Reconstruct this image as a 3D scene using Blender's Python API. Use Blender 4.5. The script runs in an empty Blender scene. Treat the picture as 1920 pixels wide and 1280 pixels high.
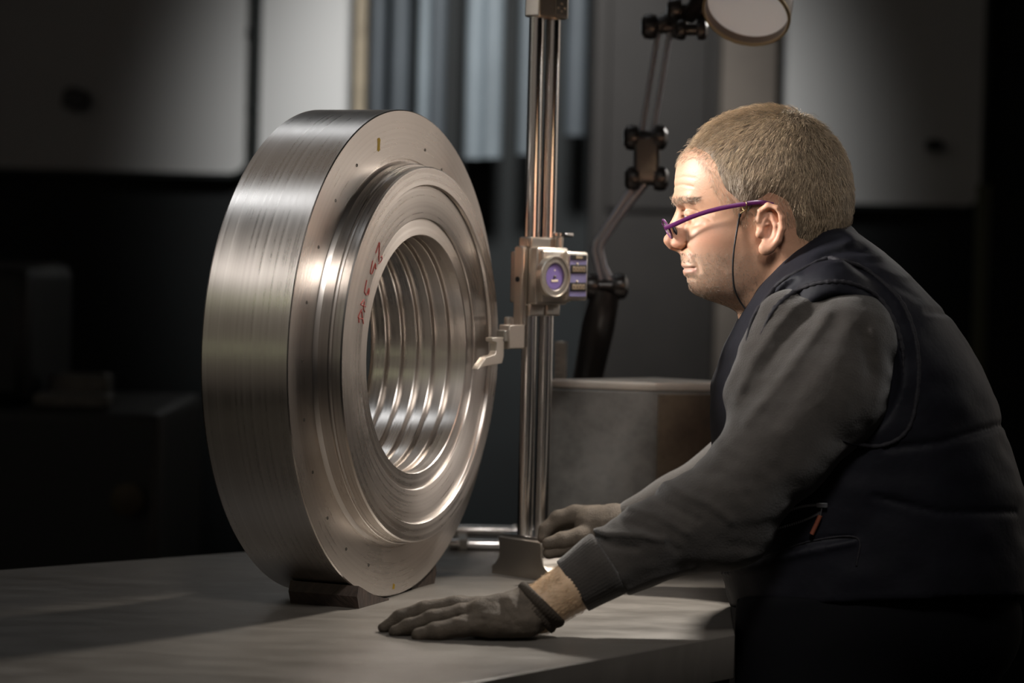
import bpy, bmesh, math, random
import numpy as np
from mathutils import Vector, Matrix
random.seed(7); rng = np.random.default_rng(7)
SC = bpy.context.scene
COL = SC.collection
# ------------------------------------------------------------------ camera
FPX = 4700.0
PITCH, ROLL = math.radians(2.17), 0.0235
CAM = np.array([0.0, 0.0, 1.286])
TABLE_Z = 0.85
_c, _s = math.cos(PITCH), math.sin(PITCH)
_f = np.array([0, _c, -_s]); _u = np.array([0, _s, _c]); _r = np.array([1.0, 0, 0])
FWD = _f
RT = math.cos(ROLL)*_r + math.sin(ROLL)*_u
DN = math.sin(ROLL)*_r - math.cos(ROLL)*_u
cd = bpy.data.cameras.new('camera'); co = bpy.data.objects.new('camera', cd); COL.objects.link(co)
cd.sensor_width = 36.0; cd.lens = FPX/1920*36.0; cd.clip_end = 100
m = Matrix.Identity(4)
for i in range(3):
    m[i][0] = RT[i]; m[i][1] = -DN[i]; m[i][2] = -FWD[i]; m[i][3] = CAM[i]
co.matrix_world = m
cd.dof.use_dof = True; cd.dof.focus_distance = 3.0; cd.dof.aperture_fstop = 3.2
SC.camera = co
# ------------------------------------------------------------------ world, exposure, lamps
SC.view_settings.view_transform = 'Standard'
try: SC.view_settings.look = 'None'
except Exception: pass
SC.view_settings.exposure = 0.0; SC.view_settings.gamma = 1.0
SC.view_settings.use_curve_mapping = False
wd = bpy.data.worlds.new('hall_ambient'); SC.world = wd; wd.use_nodes = True
wd.node_tree.nodes['Background'].inputs[0].default_value = (0.8, 0.9, 1.0, 1)
wd.node_tree.nodes['Background'].inputs[1].default_value = 0.004

def aim(o, target):
    d = Vector(target) - o.location
    o.rotation_euler = d.to_track_quat('-Z', 'Y').to_euler()
def area(name, loc, target, sx, sy, power, col=(1, 1, 1), spread=180):
    l = bpy.data.lights.new(name, 'AREA'); l.shape = 'RECTANGLE'; l.size = sx; l.size_y = sy
    l.energy = power; l.color = col; l.spread = math.radians(spread)
    o = bpy.data.objects.new(name, l); COL.objects.link(o); o.location = loc; aim(o, target); return o
def spot(name, loc, target, power, angle, blend, col=(1, 1, 1), radius=0.05):
    l = bpy.data.lights.new(name, 'SPOT'); l.energy = power; l.color = col
    l.spot_size = math.radians(angle); l.spot_blend = blend; l.shadow_soft_size = radius
    o = bpy.data.objects.new(name, l); COL.objects.link(o); o.location = loc; aim(o, target); return o
RING_C = Vector((-0.1369, 3.1, 1.286-0.1356))
RA = math.radians(67.4)
RN = Vector((math.sin(RA), -math.cos(RA), 0)); RT_ = Vector((math.cos(RA), math.sin(RA), 0)); RP = -RT_
def ring_light(name, elev, dist, length, width, power, col, ax=-0.43, spread=180):
    e = math.radians(elev); k = math.sqrt(1-ax*ax)
    d = ax*RN + k*(math.cos(e)*RP + math.sin(e)*Vector((0, 0, 1)))
    loc = RING_C + d*dist
    o = area(name, loc, RING_C, length, width, power, col, spread)
    # long side parallel to the ring axis
    z = (loc-RING_C).normalized(); x = (RN - z*RN.dot(z)).normalized(); y = z.cross(x)
    o.rotation_euler = Matrix((x, y, z)).transposed().to_euler(); return o
WARM = (1.0, 0.86, 0.74); COOL = (0.88, 0.94, 1.0); WHITE = (1, 0.96, 0.92)
#LIGHTS
# lamps of the hall above the bench (tubes under the roof, seen only as streaks in the turned steel)
ring_light('hall_tube_light', 122, 2.6, 2.4, 0.22, 0.60, COOL, spread=60)
ring_light('hall_tube_light', 72, 2.6, 2.4, 0.26, 0.80, COOL, spread=60)
ring_light('hall_tube_light', 24, 2.8, 2.4, 0.05, 0.07, (0.9, 1.0, 0.6), spread=60)
ring_light('hall_tube_light', 2, 2.8, 2.4, 0.03, 0.04, (0.9, 1.0, 0.6), spread=60)
ring_light('ring_fill_left', 22, 3.2, 3.4, 4.2, 1.3, WARM, spread=90)  # added panel, evens out the reflections on the ring's outer side
ring_light('ring_fill_top', 100, 2.7, 3.4, 3.6, 0.9, WARM, spread=70)  # second added panel, brightens the upper part of the ring
# panel added behind and right of the bench to brighten the ring's flat face
area('ring_face_fill', (2.9, 5.6, 1.9), RING_C, 2.6, 2.0, 1.5, WARM, 70)
def face_light(name, rt, n, z, dist, size, power, col):
    d = (RT_*rt + RN*n + Vector((0, 0, z))).normalized(); return area(name, RING_C+d*dist, RING_C, size, size, power, col, 40)
face_light('ring_streak_light', .60, .78, .30, 2.6, 0.25, 0.26, WHITE)  # added source that draws a radial streak across the ring face
face_light('ring_streak_light', .90, .25, .38, 2.6, 0.25, 0.26, WHITE)  # added likewise, for the streak at the top of the face
# dim panel added behind the camera for the metals to mirror
area('front_fill_light', (-0.6, -1.2, 2.3), (0, 3.1, 1.1), 4.0, 2.6, 1.3, WARM, 100)
# fill added above the camera for sleeve and hand; key on the face from the left
area('camera_fill_light', (0.15, 1.2, 2.9), (0.10, 2.9, 1.12), 0.5, 0.5, 1.0, WHITE, 24)
area('bench_key_light', (-1.9, 2.72, 2.2), (0.34, 3.0, 1.34), 0.4, 0.4, 1.8, WHITE, 14)
# hidden spot added so the back wall falls off like a vignette
spot('wall_falloff_spot', (0.0, 4.3, 3.1), (0.0, 6.6, 1.52), 330, 39, 1.0, (1, 0.98, 0.95), 0.2)
# ------------------------------------------------------------------ helpers
def ray(px, py):
    return FWD + RT*((px-960)/FPX) + DN*((py-640)/FPX)
def W(px, py, D): return Vector(CAM + ray(px, py)*D)
def onz(px, py, z):
    r = ray(px, py); return Vector(CAM + r*((z-CAM[2])/r[2]))
def ony(px, py, Y):
    r = ray(px, py); return Vector(CAM + r*(Y/r[1]))
D0 = 3.03; S = D0/FPX
def pmap(P):
    P = np.asarray(P, float)
    dep = D0 + P[:, 2:3]*S
    return CAM + (FWD + RT*((P[:, 0:1]-960)/FPX) + DN*((P[:, 1:2]-640)/FPX))*dep
def tab_d(u, v):
    r = ray(u, v); return ((TABLE_Z-CAM[2])/r[2]-D0)/S

def tag(o, label=None, cat=None, group=None, kind=None):
    if label: o['label'] = label
    if cat: o['category'] = cat
    if group: o['group'] = group
    if kind: o['kind'] = kind
    return o
def empty(name, loc, rz, label, cat, group=None):
    o = bpy.data.objects.new(name, None); COL.objects.link(o); o.empty_display_size = 0.05
    o.location = loc; o.rotation_euler = (0, 0, rz); return tag(o, label, cat, group)
def mesh_obj(name, verts, faces, mat, parent=None, smooth=True, sharp=None, label=None):
    me = bpy.data.meshes.new(name)
    me.from_pydata([tuple(v) for v in verts], [], [tuple(f) for f in faces]); me.update()
    return fin(name, me, mat, parent, smooth, sharp, label)
def fin(name, me, mat, parent=None, smooth=True, sharp=None, label=None):
    o = bpy.data.objects.new(name, me); COL.objects.link(o)
    if mat: me.materials.append(mat)
    if smooth:
        me.polygons.foreach_set('use_smooth', [True]*len(me.polygons))
        if sharp: me.set_sharp_from_angle(angle=math.radians(sharp))
    if parent: o.parent = parent
    if label: o['label'] = label
    return o
def bm_obj(name, bm, mat, parent=None, smooth=True, sharp=35, label=None):
    bmesh.ops.recalc_face_normals(bm, faces=bm.faces[:])
    me = bpy.data.meshes.new(name); bm.to_mesh(me); bm.free()
    return fin(name, me, mat, parent, smooth, sharp, label)
def bm_box(bm, lo, hi, bev=0.0, seg=2, M=None):
    lo = Vector(lo); hi = Vector(hi)
    r = bmesh.ops.create_cube(bm, size=1.0); vs = r['verts']
    for v in vs:
        v.co = Vector(((lo[i]+hi[i])/2 + v.co[i]*(hi[i]-lo[i]) for i in range(3)))
    es = list({e for v in vs for e in v.link_edges})
    if bev > 0:
        rb = bmesh.ops.bevel(bm, geom=es, offset=bev, segments=seg, affect='EDGES', profile=0.5)
        vs = list({v for f in rb['faces'] for v in f.verts} | {v for v in vs if v.is_valid})
    if M is not None:
        for v in vs: v.co = M @ v.co
    return vs
def box(name, lo, hi, mat, parent=None, bev=0.001, seg=2, M=None, label=None):
    bm = bmesh.new(); bm_box(bm, lo, hi, bev, seg, M); return bm_obj(name, bm, mat, parent, sharp=20, label=label)
def frame_of(d):
    d = Vector(d).normalized(); a = Vector((0, 0, 1)) if abs(d.z) < 0.9 else Vector((1, 0, 0))
    x = a.cross(d).normalized(); return x, d.cross(x), d
def bm_lathe(bm, prof, org, axis, n=48, close=False):
    """prof = [(along, radius)]; revolved about axis at org"""
    x, y, z = frame_of(axis); org = Vector(org); rings = []
    for a, r in prof:
        rings.append([bm.verts.new(org + z*a + (x*math.cos(2*math.pi*k/n) + y*math.sin(2*math.pi*k/n))*max(r, 1e-5)) for k in range(n)])
    prs = list(zip(rings, rings[1:]))
    if close: prs.append((rings[-1], rings[0]))
    for A, B in prs:
        for k in range(n): bm.faces.new((A[k], A[(k+1) % n], B[(k+1) % n], B[k]))
    if not close:
        for R, rr in ((rings[0], prof[0][1]), (rings[-1], prof[-1][1])):
            bm.faces.new(R)
    return rings
def lathe(name, prof, org, axis, mat, parent=None, n=48, sharp=30, close=False, label=None):
    bm = bmesh.new(); bm_lathe(bm, prof, org, axis, n, close); return bm_obj(name, bm, mat, parent, sharp=sharp, label=label)
def rod_prof(L, r, b=0.0008): return [(0, r-b), (b, r), (L-b, r), (L, r-b)]
def rod(name, a, b, r, mat, parent=None, n=24, bev=0.0008, label=None):
    a = Vector(a); b = Vector(b)
    return lathe(name, rod_prof((b-a).length, r, bev), a, b-a, mat, parent, n, label=label)
def bm_tube(bm, pts, rad, n=10):
    pts = [Vector(p) for p in pts]
    rad = rad if hasattr(rad, '__len__') else [rad]*len(pts)
    prev = None; rings = []
    for i, p in enumerate(pts):
        t = (pts[min(i+1, len(pts)-1)] - pts[max(i-1, 0)]).normalized()
        if prev is None: x = frame_of(t)[0]
        else:
            x = (prev - t*prev.dot(t)); x.normalize()
        prev = x; y = t.cross(x)
        rings.append([bm.verts.new(p + (x*math.cos(2*math.pi*k/n)+y*math.sin(2*math.pi*k/n))*rad[i]) for k in range(n)])
    for A, B in zip(rings, rings[1:]):
        for k in range(n): bm.faces.new((A[k], A[(k+1) % n], B[(k+1) % n], B[k]))
    bm.faces.new(rings[0]); bm.faces.new(rings[-1])
def tube(name, pts, rad, mat, parent=None, n=10, label=None):
    bm = bmesh.new(); bm_tube(bm, pts, rad, n); return bm_obj(name, bm, mat, parent, sharp=60, label=label)
def prism(name, poly, h0, h1, mat, parent=None, M=None, bev=0.0, label=None):
    """poly in local xy, extruded along z from h0 to h1, then placed by M"""
    bm = bmesh.new()
    A = [bm.verts.new((x, y, h0)) for x, y in poly]; B = [bm.verts.new((x, y, h1)) for x, y in poly]
    bm.faces.new(A[::-1]); bm.faces.new(B); n = len(poly)
    for k in range(n): bm.faces.new((A[k], A[(k+1) % n], B[(k+1) % n], B[k]))
    bmesh.ops.recalc_face_normals(bm, faces=bm.faces[:])
    if bev > 0: bmesh.ops.bevel(bm, geom=bm.edges[:], offset=bev, segments=2, affect='EDGES', profile=0.5)
    if M is not None: bm.transform(M)
    return bm_obj(name, bm, mat, parent, sharp=20, label=label)
def spline(pts, n):
    """Catmull-Rom through pts -> n points"""
    P = np.asarray(pts, float); P = np.vstack([2*P[0]-P[1], P, 2*P[-1]-P[-2]])
    m_ = len(P)-3; out = []
    for t in np.linspace(0, m_-1e-6, n):
        i = int(t); f = t-i; a, b, c, d = P[i], P[i+1], P[i+2], P[i+3]
        out.append(0.5*((2*b)+(-a+c)*f+(2*a-5*b+4*c-d)*f*f+(-a+3*b-3*c+d)*f**3))
    return np.array(out)

# ------------------------------------------------------------------ materials
def mat(name, col, rough=0.5, metal=0.0, var=0.0, vscale=8.0, bump=0.0, bscale=60.0, stretch=(1, 1, 1), col2=None,
        spec=0.5, sss=0.0, emit=0.0, aniso=0.0, coat=0.0, rvar=0.0, sheen=0.0):
    m_ = bpy.data.materials.new(name); m_.use_nodes = True
    nt = m_.node_tree; b = nt.nodes['Principled BSDF']; L = nt.links.new
    b.inputs['Base Color'].default_value = (*col, 1); b.inputs['Roughness'].default_value = rough
    b.inputs['Metallic'].default_value = metal; b.inputs['Specular IOR Level'].default_value = spec
    b.inputs['Coat Weight'].default_value = coat; b.inputs['Sheen Weight'].default_value = sheen
    if sss:
        b.inputs['Subsurface Weight'].default_value = sss
        b.inputs['Subsurface Radius'].default_value = (1, 0.35, 0.2); b.inputs['Subsurface Scale'].default_value = 0.006
    if emit:
        b.inputs['Emission Color'].default_value = (*col, 1); b.inputs['Emission Strength'].default_value = emit
    if aniso:
        b.inputs['Anisotropic'].default_value = aniso; b.inputs['Anisotropic Rotation'].default_value = 0.25
        t = nt.nodes.new('ShaderNodeTangent'); t.direction_type = 'RADIAL'; t.axis = 'Z'; L(t.outputs[0], b.inputs['Tangent'])
    if var or bump or rvar:
        tc = nt.nodes.new('ShaderNodeTexCoord'); mp = nt.nodes.new('ShaderNodeMapping'); L(tc.outputs['Object'], mp.inputs[0])
        mp.inputs['Scale'].default_value = stretch
    if var or rvar:
        nz = nt.nodes.new('ShaderNodeTexNoise'); nz.inputs['Scale'].default_value = vscale; nz.inputs['Detail'].default_value = 6
        nz.inputs['Roughness'].default_value = 0.65; L(mp.outputs[0], nz.inputs['Vector'])
    if var:
        rp = nt.nodes.new('ShaderNodeValToRGB'); L(nz.outputs[0], rp.inputs[0])
        c2 = col2 or tuple(c*(1-var) for c in col); c1 = col if col2 else tuple(min(1, c*(1+var)) for c in col)
        rp.color_ramp.elements[0].position = 0.35; rp.color_ramp.elements[1].position = 0.65
        rp.color_ramp.elements[0].color = (*c2, 1); rp.color_ramp.elements[1].color = (*c1, 1)
        L(rp.outputs[0], b.inputs['Base Color'])
    if rvar:
        mr = nt.nodes.new('ShaderNodeMapRange'); L(nz.outputs[0], mr.inputs[0])
        mr.inputs[1].default_value = 0.3; mr.inputs[2].default_value = 0.7
        mr.inputs[3].default_value = max(0.02, rough-rvar); mr.inputs[4].default_value = rough+rvar
        L(mr.outputs[0], b.inputs['Roughness'])
    if bump:
        n2 = nt.nodes.new('ShaderNodeTexNoise'); n2.inputs['Scale'].default_value = bscale; n2.inputs['Detail'].default_value = 4
        L(mp.outputs[0], n2.inputs['Vector'])
        bp = nt.nodes.new('ShaderNodeBump'); bp.inputs['Strength'].default_value = bump; bp.inputs['Distance'].default_value = 0.002
        L(n2.outputs[0], bp.inputs['Height']); L(bp.outputs[0], b.inputs['Normal'])
    return m_
def attr_mat(name, attr, rough, sss=0.0, bump=0.0, bscale=300.0, spec=0.4, sheen=0.0):
    m_ = mat(name, (0.5, 0.5, 0.5), rough, sss=sss, bump=bump, bscale=bscale, spec=spec, sheen=sheen)
    a = m_.node_tree.nodes.new('ShaderNodeAttribute'); a.attribute_name = attr
    m_.node_tree.links.new(a.outputs['Color'], m_.node_tree.nodes['Principled BSDF'].inputs['Base Color']); return m_
MT = {}
MT['turned'] = mat('turned_steel', (0.66, 0.61, 0.565), 0.25, 1.0, aniso=0.55)
def lathe_marks(m_):
    nt = m_.node_tree; L = nt.links.new; b = nt.nodes['Principled BSDF']; N = nt.nodes.new
    tc = N('ShaderNodeTexCoord'); sx = N('ShaderNodeSeparateXYZ'); L(tc.outputs['Object'], sx.inputs[0])
    xy = N('ShaderNodeCombineXYZ'); L(sx.outputs[0], xy.inputs[0]); L(sx.outputs[1], xy.inputs[1])
    ln = N('ShaderNodeVectorMath'); ln.operation = 'LENGTH'; L(xy.outputs[0], ln.inputs[0])
    cb = N('ShaderNodeCombineXYZ'); L(ln.outputs['Value'], cb.inputs[0]); L(sx.outputs[2], cb.inputs[1])
    n1 = N('ShaderNodeTexNoise'); n1.inputs['Scale'].default_value = 260; n1.inputs['Detail'].default_value = 4; L(cb.outputs[0], n1.inputs['Vector'])
    n2 = N('ShaderNodeTexNoise'); n2.inputs['Scale'].default_value = 9; n2.inputs['Detail'].default_value = 5; L(tc.outputs['Object'], n2.inputs['Vector'])
    ad = N('ShaderNodeMath'); ad.operation = 'ADD'; L(n1.outputs[0], ad.inputs[0]); L(n2.outputs[0], ad.inputs[1])
    mr = N('ShaderNodeMapRange'); mr.inputs[1].default_value = .6; mr.inputs[2].default_value = 1.4; mr.inputs[3].default_value = .22; mr.inputs[4].default_value = .38
    L(ad.outputs[0], mr.inputs[0]); L(mr.outputs[0], b.inputs['Roughness'])
    rp = N('ShaderNodeValToRGB'); L(n1.outputs[0], rp.inputs[0])
    rp.color_ramp.elements[0].position = .3; rp.color_ramp.elements[1].position = .7
    rp.color_ramp.elements[0].color = (.60, .55, .51, 1); rp.color_ramp.elements[1].color = (.70, .65, .605, 1)
    L(rp.outputs[0], b.inputs['Base Color'])
lathe_marks(MT['turned'])
MT['bore'] = mat('bored_steel', (0.60, 0.56, 0.52), 0.22, 1.0, aniso=0.7, rvar=0.05, vscale=14)
MT['chrome'] = mat('ground_chrome', (0.80, 0.77, 0.74), 0.20, 1.0)
MT['satin'] = mat('satin_nickel', (0.62, 0.56, 0.49), 0.38, 1.0, bump=0.03, bscale=400)
MT['steel'] = mat('tool_steel', (0.42, 0.40, 0.36), 0.32, 1.0, var=0.15, vscale=20)
MT['darksteel'] = mat('dark_steel', (0.10, 0.095, 0.085), 0.40, 0.6, var=0.3, vscale=20)
MT['black'] = mat('black_paint', (0.012, 0.012, 0.013), 0.35)
MT['blackmark'] = mat('black_print', (0.01, 0.01, 0.01), 0.6)
MT['purple'] = mat('violet_dial_print', (0.17, 0.12, 0.33), 0.45)
MT['violet'] = mat('violet_plate', (0.21, 0.19, 0.36), 0.45)
MT['beige'] = mat('counter_drum', (0.35, 0.27, 0.18), 0.5)
MT['cream'] = mat('cream_print', (0.75, 0.65, 0.52), 0.5)
MT['redpen'] = mat('red_marker', (0.30, 0.03, 0.02), 0.7)
MT['yellowpaint'] = mat('yellow_paint', (0.62, 0.40, 0.02), 0.6)
MT['bench'] = mat('bench_plate', (0.125, 0.112, 0.098), 0.40, 0.1, var=0.10, vscale=5, stretch=(2, 5, 1), bump=0.08, bscale=40, rvar=0.08)
MT['benchside'] = mat('bench_side', (0.008, 0.008, 0.008), 0.6, var=0.3, spec=0.15)
MT['wood'] = mat('oily_wood', (0.035, 0.022, 0.016), 0.6, var=0.5, vscale=25, stretch=(1, 8, 1), bump=0.4, bscale=80)
MT['iron'] = mat('cast_iron_block', (0.125, 0.12, 0.11), 0.55, 0.1, var=0.4, vscale=12, bump=0.3, bscale=60)
MT['rust'] = mat('stained_block_face', (0.060, 0.045, 0.034), 0.6, 0.1, var=0.5, vscale=11, col2=(0.15, 0.115, 0.08), bump=0.3, bscale=40)
MT['blocktop'] = mat('block_top_gleam', (0.50, 0.46, 0.41), 0.4, 0.3, var=0.2)  # pale colour carries the gleam along the block's top
MT['lampblack'] = mat('lamp_black_enamel', (0.035, 0.030, 0.028), 0.3, 0.3, coat=0.3)
MT['lamparm'] = mat('lamp_arm_steel', (0.34, 0.34, 0.37), 0.4, 0.4)
MT['lampshade'] = mat('lamp_shade_enamel', (0.16, 0.12, 0.095), 0.4, coat=0.2)
MT['lamprim'] = mat('lamp_brass_rim', (0.30, 0.22, 0.12), 0.4, 0.4)
MT['lampdiff'] = mat('lamp_diffuser', (0.80, 0.82, 0.84), 0.5, emit=0.11)
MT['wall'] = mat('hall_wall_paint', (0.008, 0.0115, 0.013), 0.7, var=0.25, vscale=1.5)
MT['pane'] = mat('frosted_pane', (0.74, 0.75, 0.75), 0.6, spec=0.2)
MT['frame'] = mat('window_frame_paint', (0.012, 0.018, 0.018), 0.5)
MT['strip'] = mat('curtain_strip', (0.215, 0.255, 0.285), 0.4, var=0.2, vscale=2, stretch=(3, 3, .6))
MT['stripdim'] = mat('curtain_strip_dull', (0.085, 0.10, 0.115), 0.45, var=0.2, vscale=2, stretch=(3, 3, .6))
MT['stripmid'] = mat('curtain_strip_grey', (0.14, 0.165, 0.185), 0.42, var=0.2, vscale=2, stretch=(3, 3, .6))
MT['door'] = mat('dark_brown_door', (0.017, 0.0145, 0.013), 0.6, var=0.15)
MT['pillar'] = mat('beige_pillar', (0.16, 0.138, 0.118), 0.7, var=0.08)
MT['floor'] = mat('concrete_floor', (0.05, 0.05, 0.048), 0.6, var=0.3, vscale=2)
MT['machine'] = mat('machine_paint', (0.006, 0.008, 0.0085), 0.5)
MT['postpaint'] = mat('olive_post_paint', (0.10, 0.105, 0.06), 0.6)
MT['brass'] = mat('dull_brass', (0.05, 0.036, 0.016), 0.5, 0.3)
MT['tan'] = mat('tan_paint', (0.38, 0.32, 0.23), 0.6, var=0.2)

# ------------------------------------------------------------------ setting
def struct(o): o['kind'] = 'structure'; return o
struct(box('floor', (-4.5, -1.5, -0.1), (4.5, 7.2, 0.0), MT['floor'], bev=0))
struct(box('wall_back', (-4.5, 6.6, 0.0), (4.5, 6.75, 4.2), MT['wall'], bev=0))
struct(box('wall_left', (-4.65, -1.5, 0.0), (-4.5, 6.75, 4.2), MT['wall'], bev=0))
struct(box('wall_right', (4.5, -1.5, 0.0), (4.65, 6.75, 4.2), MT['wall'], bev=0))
struct(box('ceiling', (-4.65, -1.5, 4.2), (4.65, 6.75, 4.3), MT['wall'], bev=0))
YB = 6.6
def rounded(x0, x1, z0, z1, r, n=6):
    out = []
    for cx, cz, a0 in ((x1-r, z0+r, -90), (x1-r, z1-r, 0), (x0+r, z1-r, 90), (x0+r, z0+r, 180)):
        for k in range(n+1):
            a = math.radians(a0+90*k/n); out.append((cx+r*math.cos(a), cz+r*math.sin(a)))
    return out
XZ = Matrix(((1, 0, 0, 0), (0, 0, -1, 0), (0, 1, 0, 0), (0, 0, 0, 1)))   # local (x,y)->(x,z), z-> -y
def window(name, x0, x1, z0, z1, r=0.05):
    b_ = 0.012
    fr = bmesh.new()
    o_ = rounded(x0-b_, x1+b_, z0-b_, z1+b_, r+b_); i_ = rounded(x0, x1, z0, z1, r); n = len(o_)
    y0, y1 = YB-0.06, YB
    V = [[fr.verts.new((x, y, z)) for x, z in P] for P, y in ((o_, y0), (i_, y0), (i_, y1-0.02), (o_, y1))]
    for A, B in ((0, 1), (1, 2), (0, 3)):
        for k in range(n): fr.faces.new((V[A][k], V[A][(k+1) % n], V[B][(k+1) % n], V[B][k]))
    w = struct(bm_obj(name, fr, MT['frame'], sharp=40))
    prism('pane', i_, -(YB-0.005), -(YB-0.02), MT['pane'], w, XZ)
    return w
Z3 = 3.3
def pxz(px, py, Y=YB): p = ony(px, py, Y); return p.x, p.z
xa, za = pxz(-60, 322); xb, _ = pxz(468, 322)
window('window_1', xa, xb, pxz(440, 326)[1], Z3, 0.05)
xa, _ = pxz(481, 250); xb, _ = pxz(666, 250)
window('window_2', xa, xb, pxz(560, 330)[1], Z3, 0.05)
xa, _ = pxz(1458, 300); xb, _ = pxz(1836, 300)
window('window_3', xa, xb, pxz(1650, 383)[1], Z3, 0.04)
# conduit between the two left windows
cdt = empty('conduit_pipe', ony(474, 330, 6.45), 0, 'thin dark vertical conduit pipe between the two pale windows behind the steel ring', 'pipe')
def child_w(o, par):
    o.parent = par; o.matrix_parent_inverse = par.matrix_basis.inverted(); return o
pa = ony(474, 330, 6.575); pb = Vector((pa.x+0.012, 6.575, Z3))
child_w(rod('pipe', (pa.x, 6.575, 0.0), pb, 0.010, MT['frame']), cdt)
for yy in (205, 60):
    q = ony(475, yy, 6.575); child_w(box('clamp', q-Vector((.015, .014, .014)), q+Vector((.015, .02, .014)), MT['frame'], bev=.003), cdt)
# strip curtain: bluish strips hanging in a doorway
sc_top = 3.2
zb = pxz(910, 298, 6.35)[1]
bl = empty('strip_curtain', (0, 6.35, sc_top), 0, 'curtain of blurred blue-grey vertical strips behind the column of the height gauge', 'curtain')
xl = pxz(672, 100, 6.35)[0]; xr = pxz(1108, 100, 6.35)[0]
child_w(box('curtain_rail', (xl, 6.32, sc_top-.04), (xr, 6.38, sc_top+.02), MT['frame'], bev=.004), bl)
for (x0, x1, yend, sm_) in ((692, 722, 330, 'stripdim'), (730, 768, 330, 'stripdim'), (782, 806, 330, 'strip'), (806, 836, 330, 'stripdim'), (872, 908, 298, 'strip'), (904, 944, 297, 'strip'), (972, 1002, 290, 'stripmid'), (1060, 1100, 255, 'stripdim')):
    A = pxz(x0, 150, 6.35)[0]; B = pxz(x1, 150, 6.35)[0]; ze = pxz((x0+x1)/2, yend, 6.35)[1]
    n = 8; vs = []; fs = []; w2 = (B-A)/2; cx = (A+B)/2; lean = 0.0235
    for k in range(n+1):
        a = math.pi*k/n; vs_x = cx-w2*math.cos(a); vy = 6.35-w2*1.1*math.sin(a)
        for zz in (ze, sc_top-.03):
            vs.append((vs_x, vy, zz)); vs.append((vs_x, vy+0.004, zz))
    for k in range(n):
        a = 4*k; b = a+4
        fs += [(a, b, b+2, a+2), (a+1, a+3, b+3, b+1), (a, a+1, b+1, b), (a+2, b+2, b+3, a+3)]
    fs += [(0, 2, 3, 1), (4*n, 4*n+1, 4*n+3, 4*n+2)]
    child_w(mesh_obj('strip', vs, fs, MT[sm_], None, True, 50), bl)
# tan jamb left of the curtain, dark door, beige pillar
xa = pxz(668, 100, 6.5)[0]; xb = pxz(692, 100, 6.5)[0]
struct(box('trim_1', (xa, 6.44, 0), (xb, 6.6, Z3), MT['tan'], bev=.004))
xa = pxz(1112, 100, 6.5)[0]; xb = pxz(1352, 100, 6.5)[0]; zb = pxz(1200, 395, 6.5)[1]
dr = struct(box('door_1', (xa, 6.5, 0.0), (xb, 6.6, Z3), MT['door'], bev=.006))
box('door_panel', (xa+.04, 6.485, zb), (xb-.03, 6.505, Z3-.1), MT['door'], dr, bev=.006)
xb2 = pxz(1456, 100, 6.5)[0]
struct(box('trim_2', (xb, 6.46, 0.0), (xb2, 6.6, Z3), MT['pillar'], bev=.006))
# small dark things hanging in front of the windows, post
def bracket(px, py, w, h, label, name='wall_bracket'):
    q = ony(px, py, 6.54); e = empty(name, q, 0, label, 'bracket')
    k = 6.54/FPX
    child_w(prism('plate', [(-w*.5*k, -h*.3*k), (w*.1*k, -h*.5*k), (w*.5*k, -h*.15*k), (w*.45*k, h*.3*k), (-w*.1*k, h*.5*k), (-w*.45*k, h*.35*k)], -.02, .02, MT['black'], None, Matrix.Translation(q) @ XZ, bev=.004), e)
    child_w(rod('pin', q+Vector((0, .01, 0)), q+Vector((0, .06, 0)), .008, MT['black']), e)
bracket(1752, 272, 34, 24, 'small black bracket in front of the pale window at the far side behind the man')
bracket(143, 186, 50, 46, 'dark square bracket in front of the dim window behind the steel ring')
q = ony(1842, 430, 6.2)
ps = empty('olive_post', (q.x, 6.2, 0), 0, 'dim olive green vertical post behind the back of the man', 'post')
child_w(rod('pole', (q.x, 6.2, 0.02), (q.x, 6.2, ony(1842, 345, 6.2).z), .018, MT['postpaint']), ps)
child_w(lathe('foot_flange', [(0, .07), (.012, .07), (.02, .02), (.03, .019)], (q.x, 6.2, 0), (0, 0, 1), MT['postpaint']), ps)
# dim machine beyond the bench on the left
q = ony(175, 705, 5.0)
mc = empty('machine_tool', (q.x, 5.0, 0), 0, 'dim dark machine with a pale rail, in the shadow beyond the bench on the left', 'machine')
child_w(box('machine_bed', (q.x-.45, 4.85, 0), (q.x+.16, 5.5, q.z-.06), MT['machine'], bev=.02), mc)
child_w(box('head_stock', (q.x-.45, 4.95, q.z-.06), (q.x-.12, 5.45, q.z+.22), MT['machine'], bev=.03), mc)
child_w(box('rail', (q.x-.1, 4.88, q.z-.06), (q.x+.05, 4.96, q.z-.03), MT['darksteel'], bev=.008), mc)
child_w(box('rail', (q.x-.1, 5.05, q.z-.06), (q.x+.02, 5.13, q.z+.0), MT['darksteel'], bev=.008), mc)
h = ony(285, 935, 4.84); child_w(lathe('handwheel', [(0, .012), (.02, .014), (.024, .03), (.036, .032), (.04, .012)], (q.x+.1, 4.85, h.z), (0, -1, 0), MT['brass']), mc)

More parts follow.
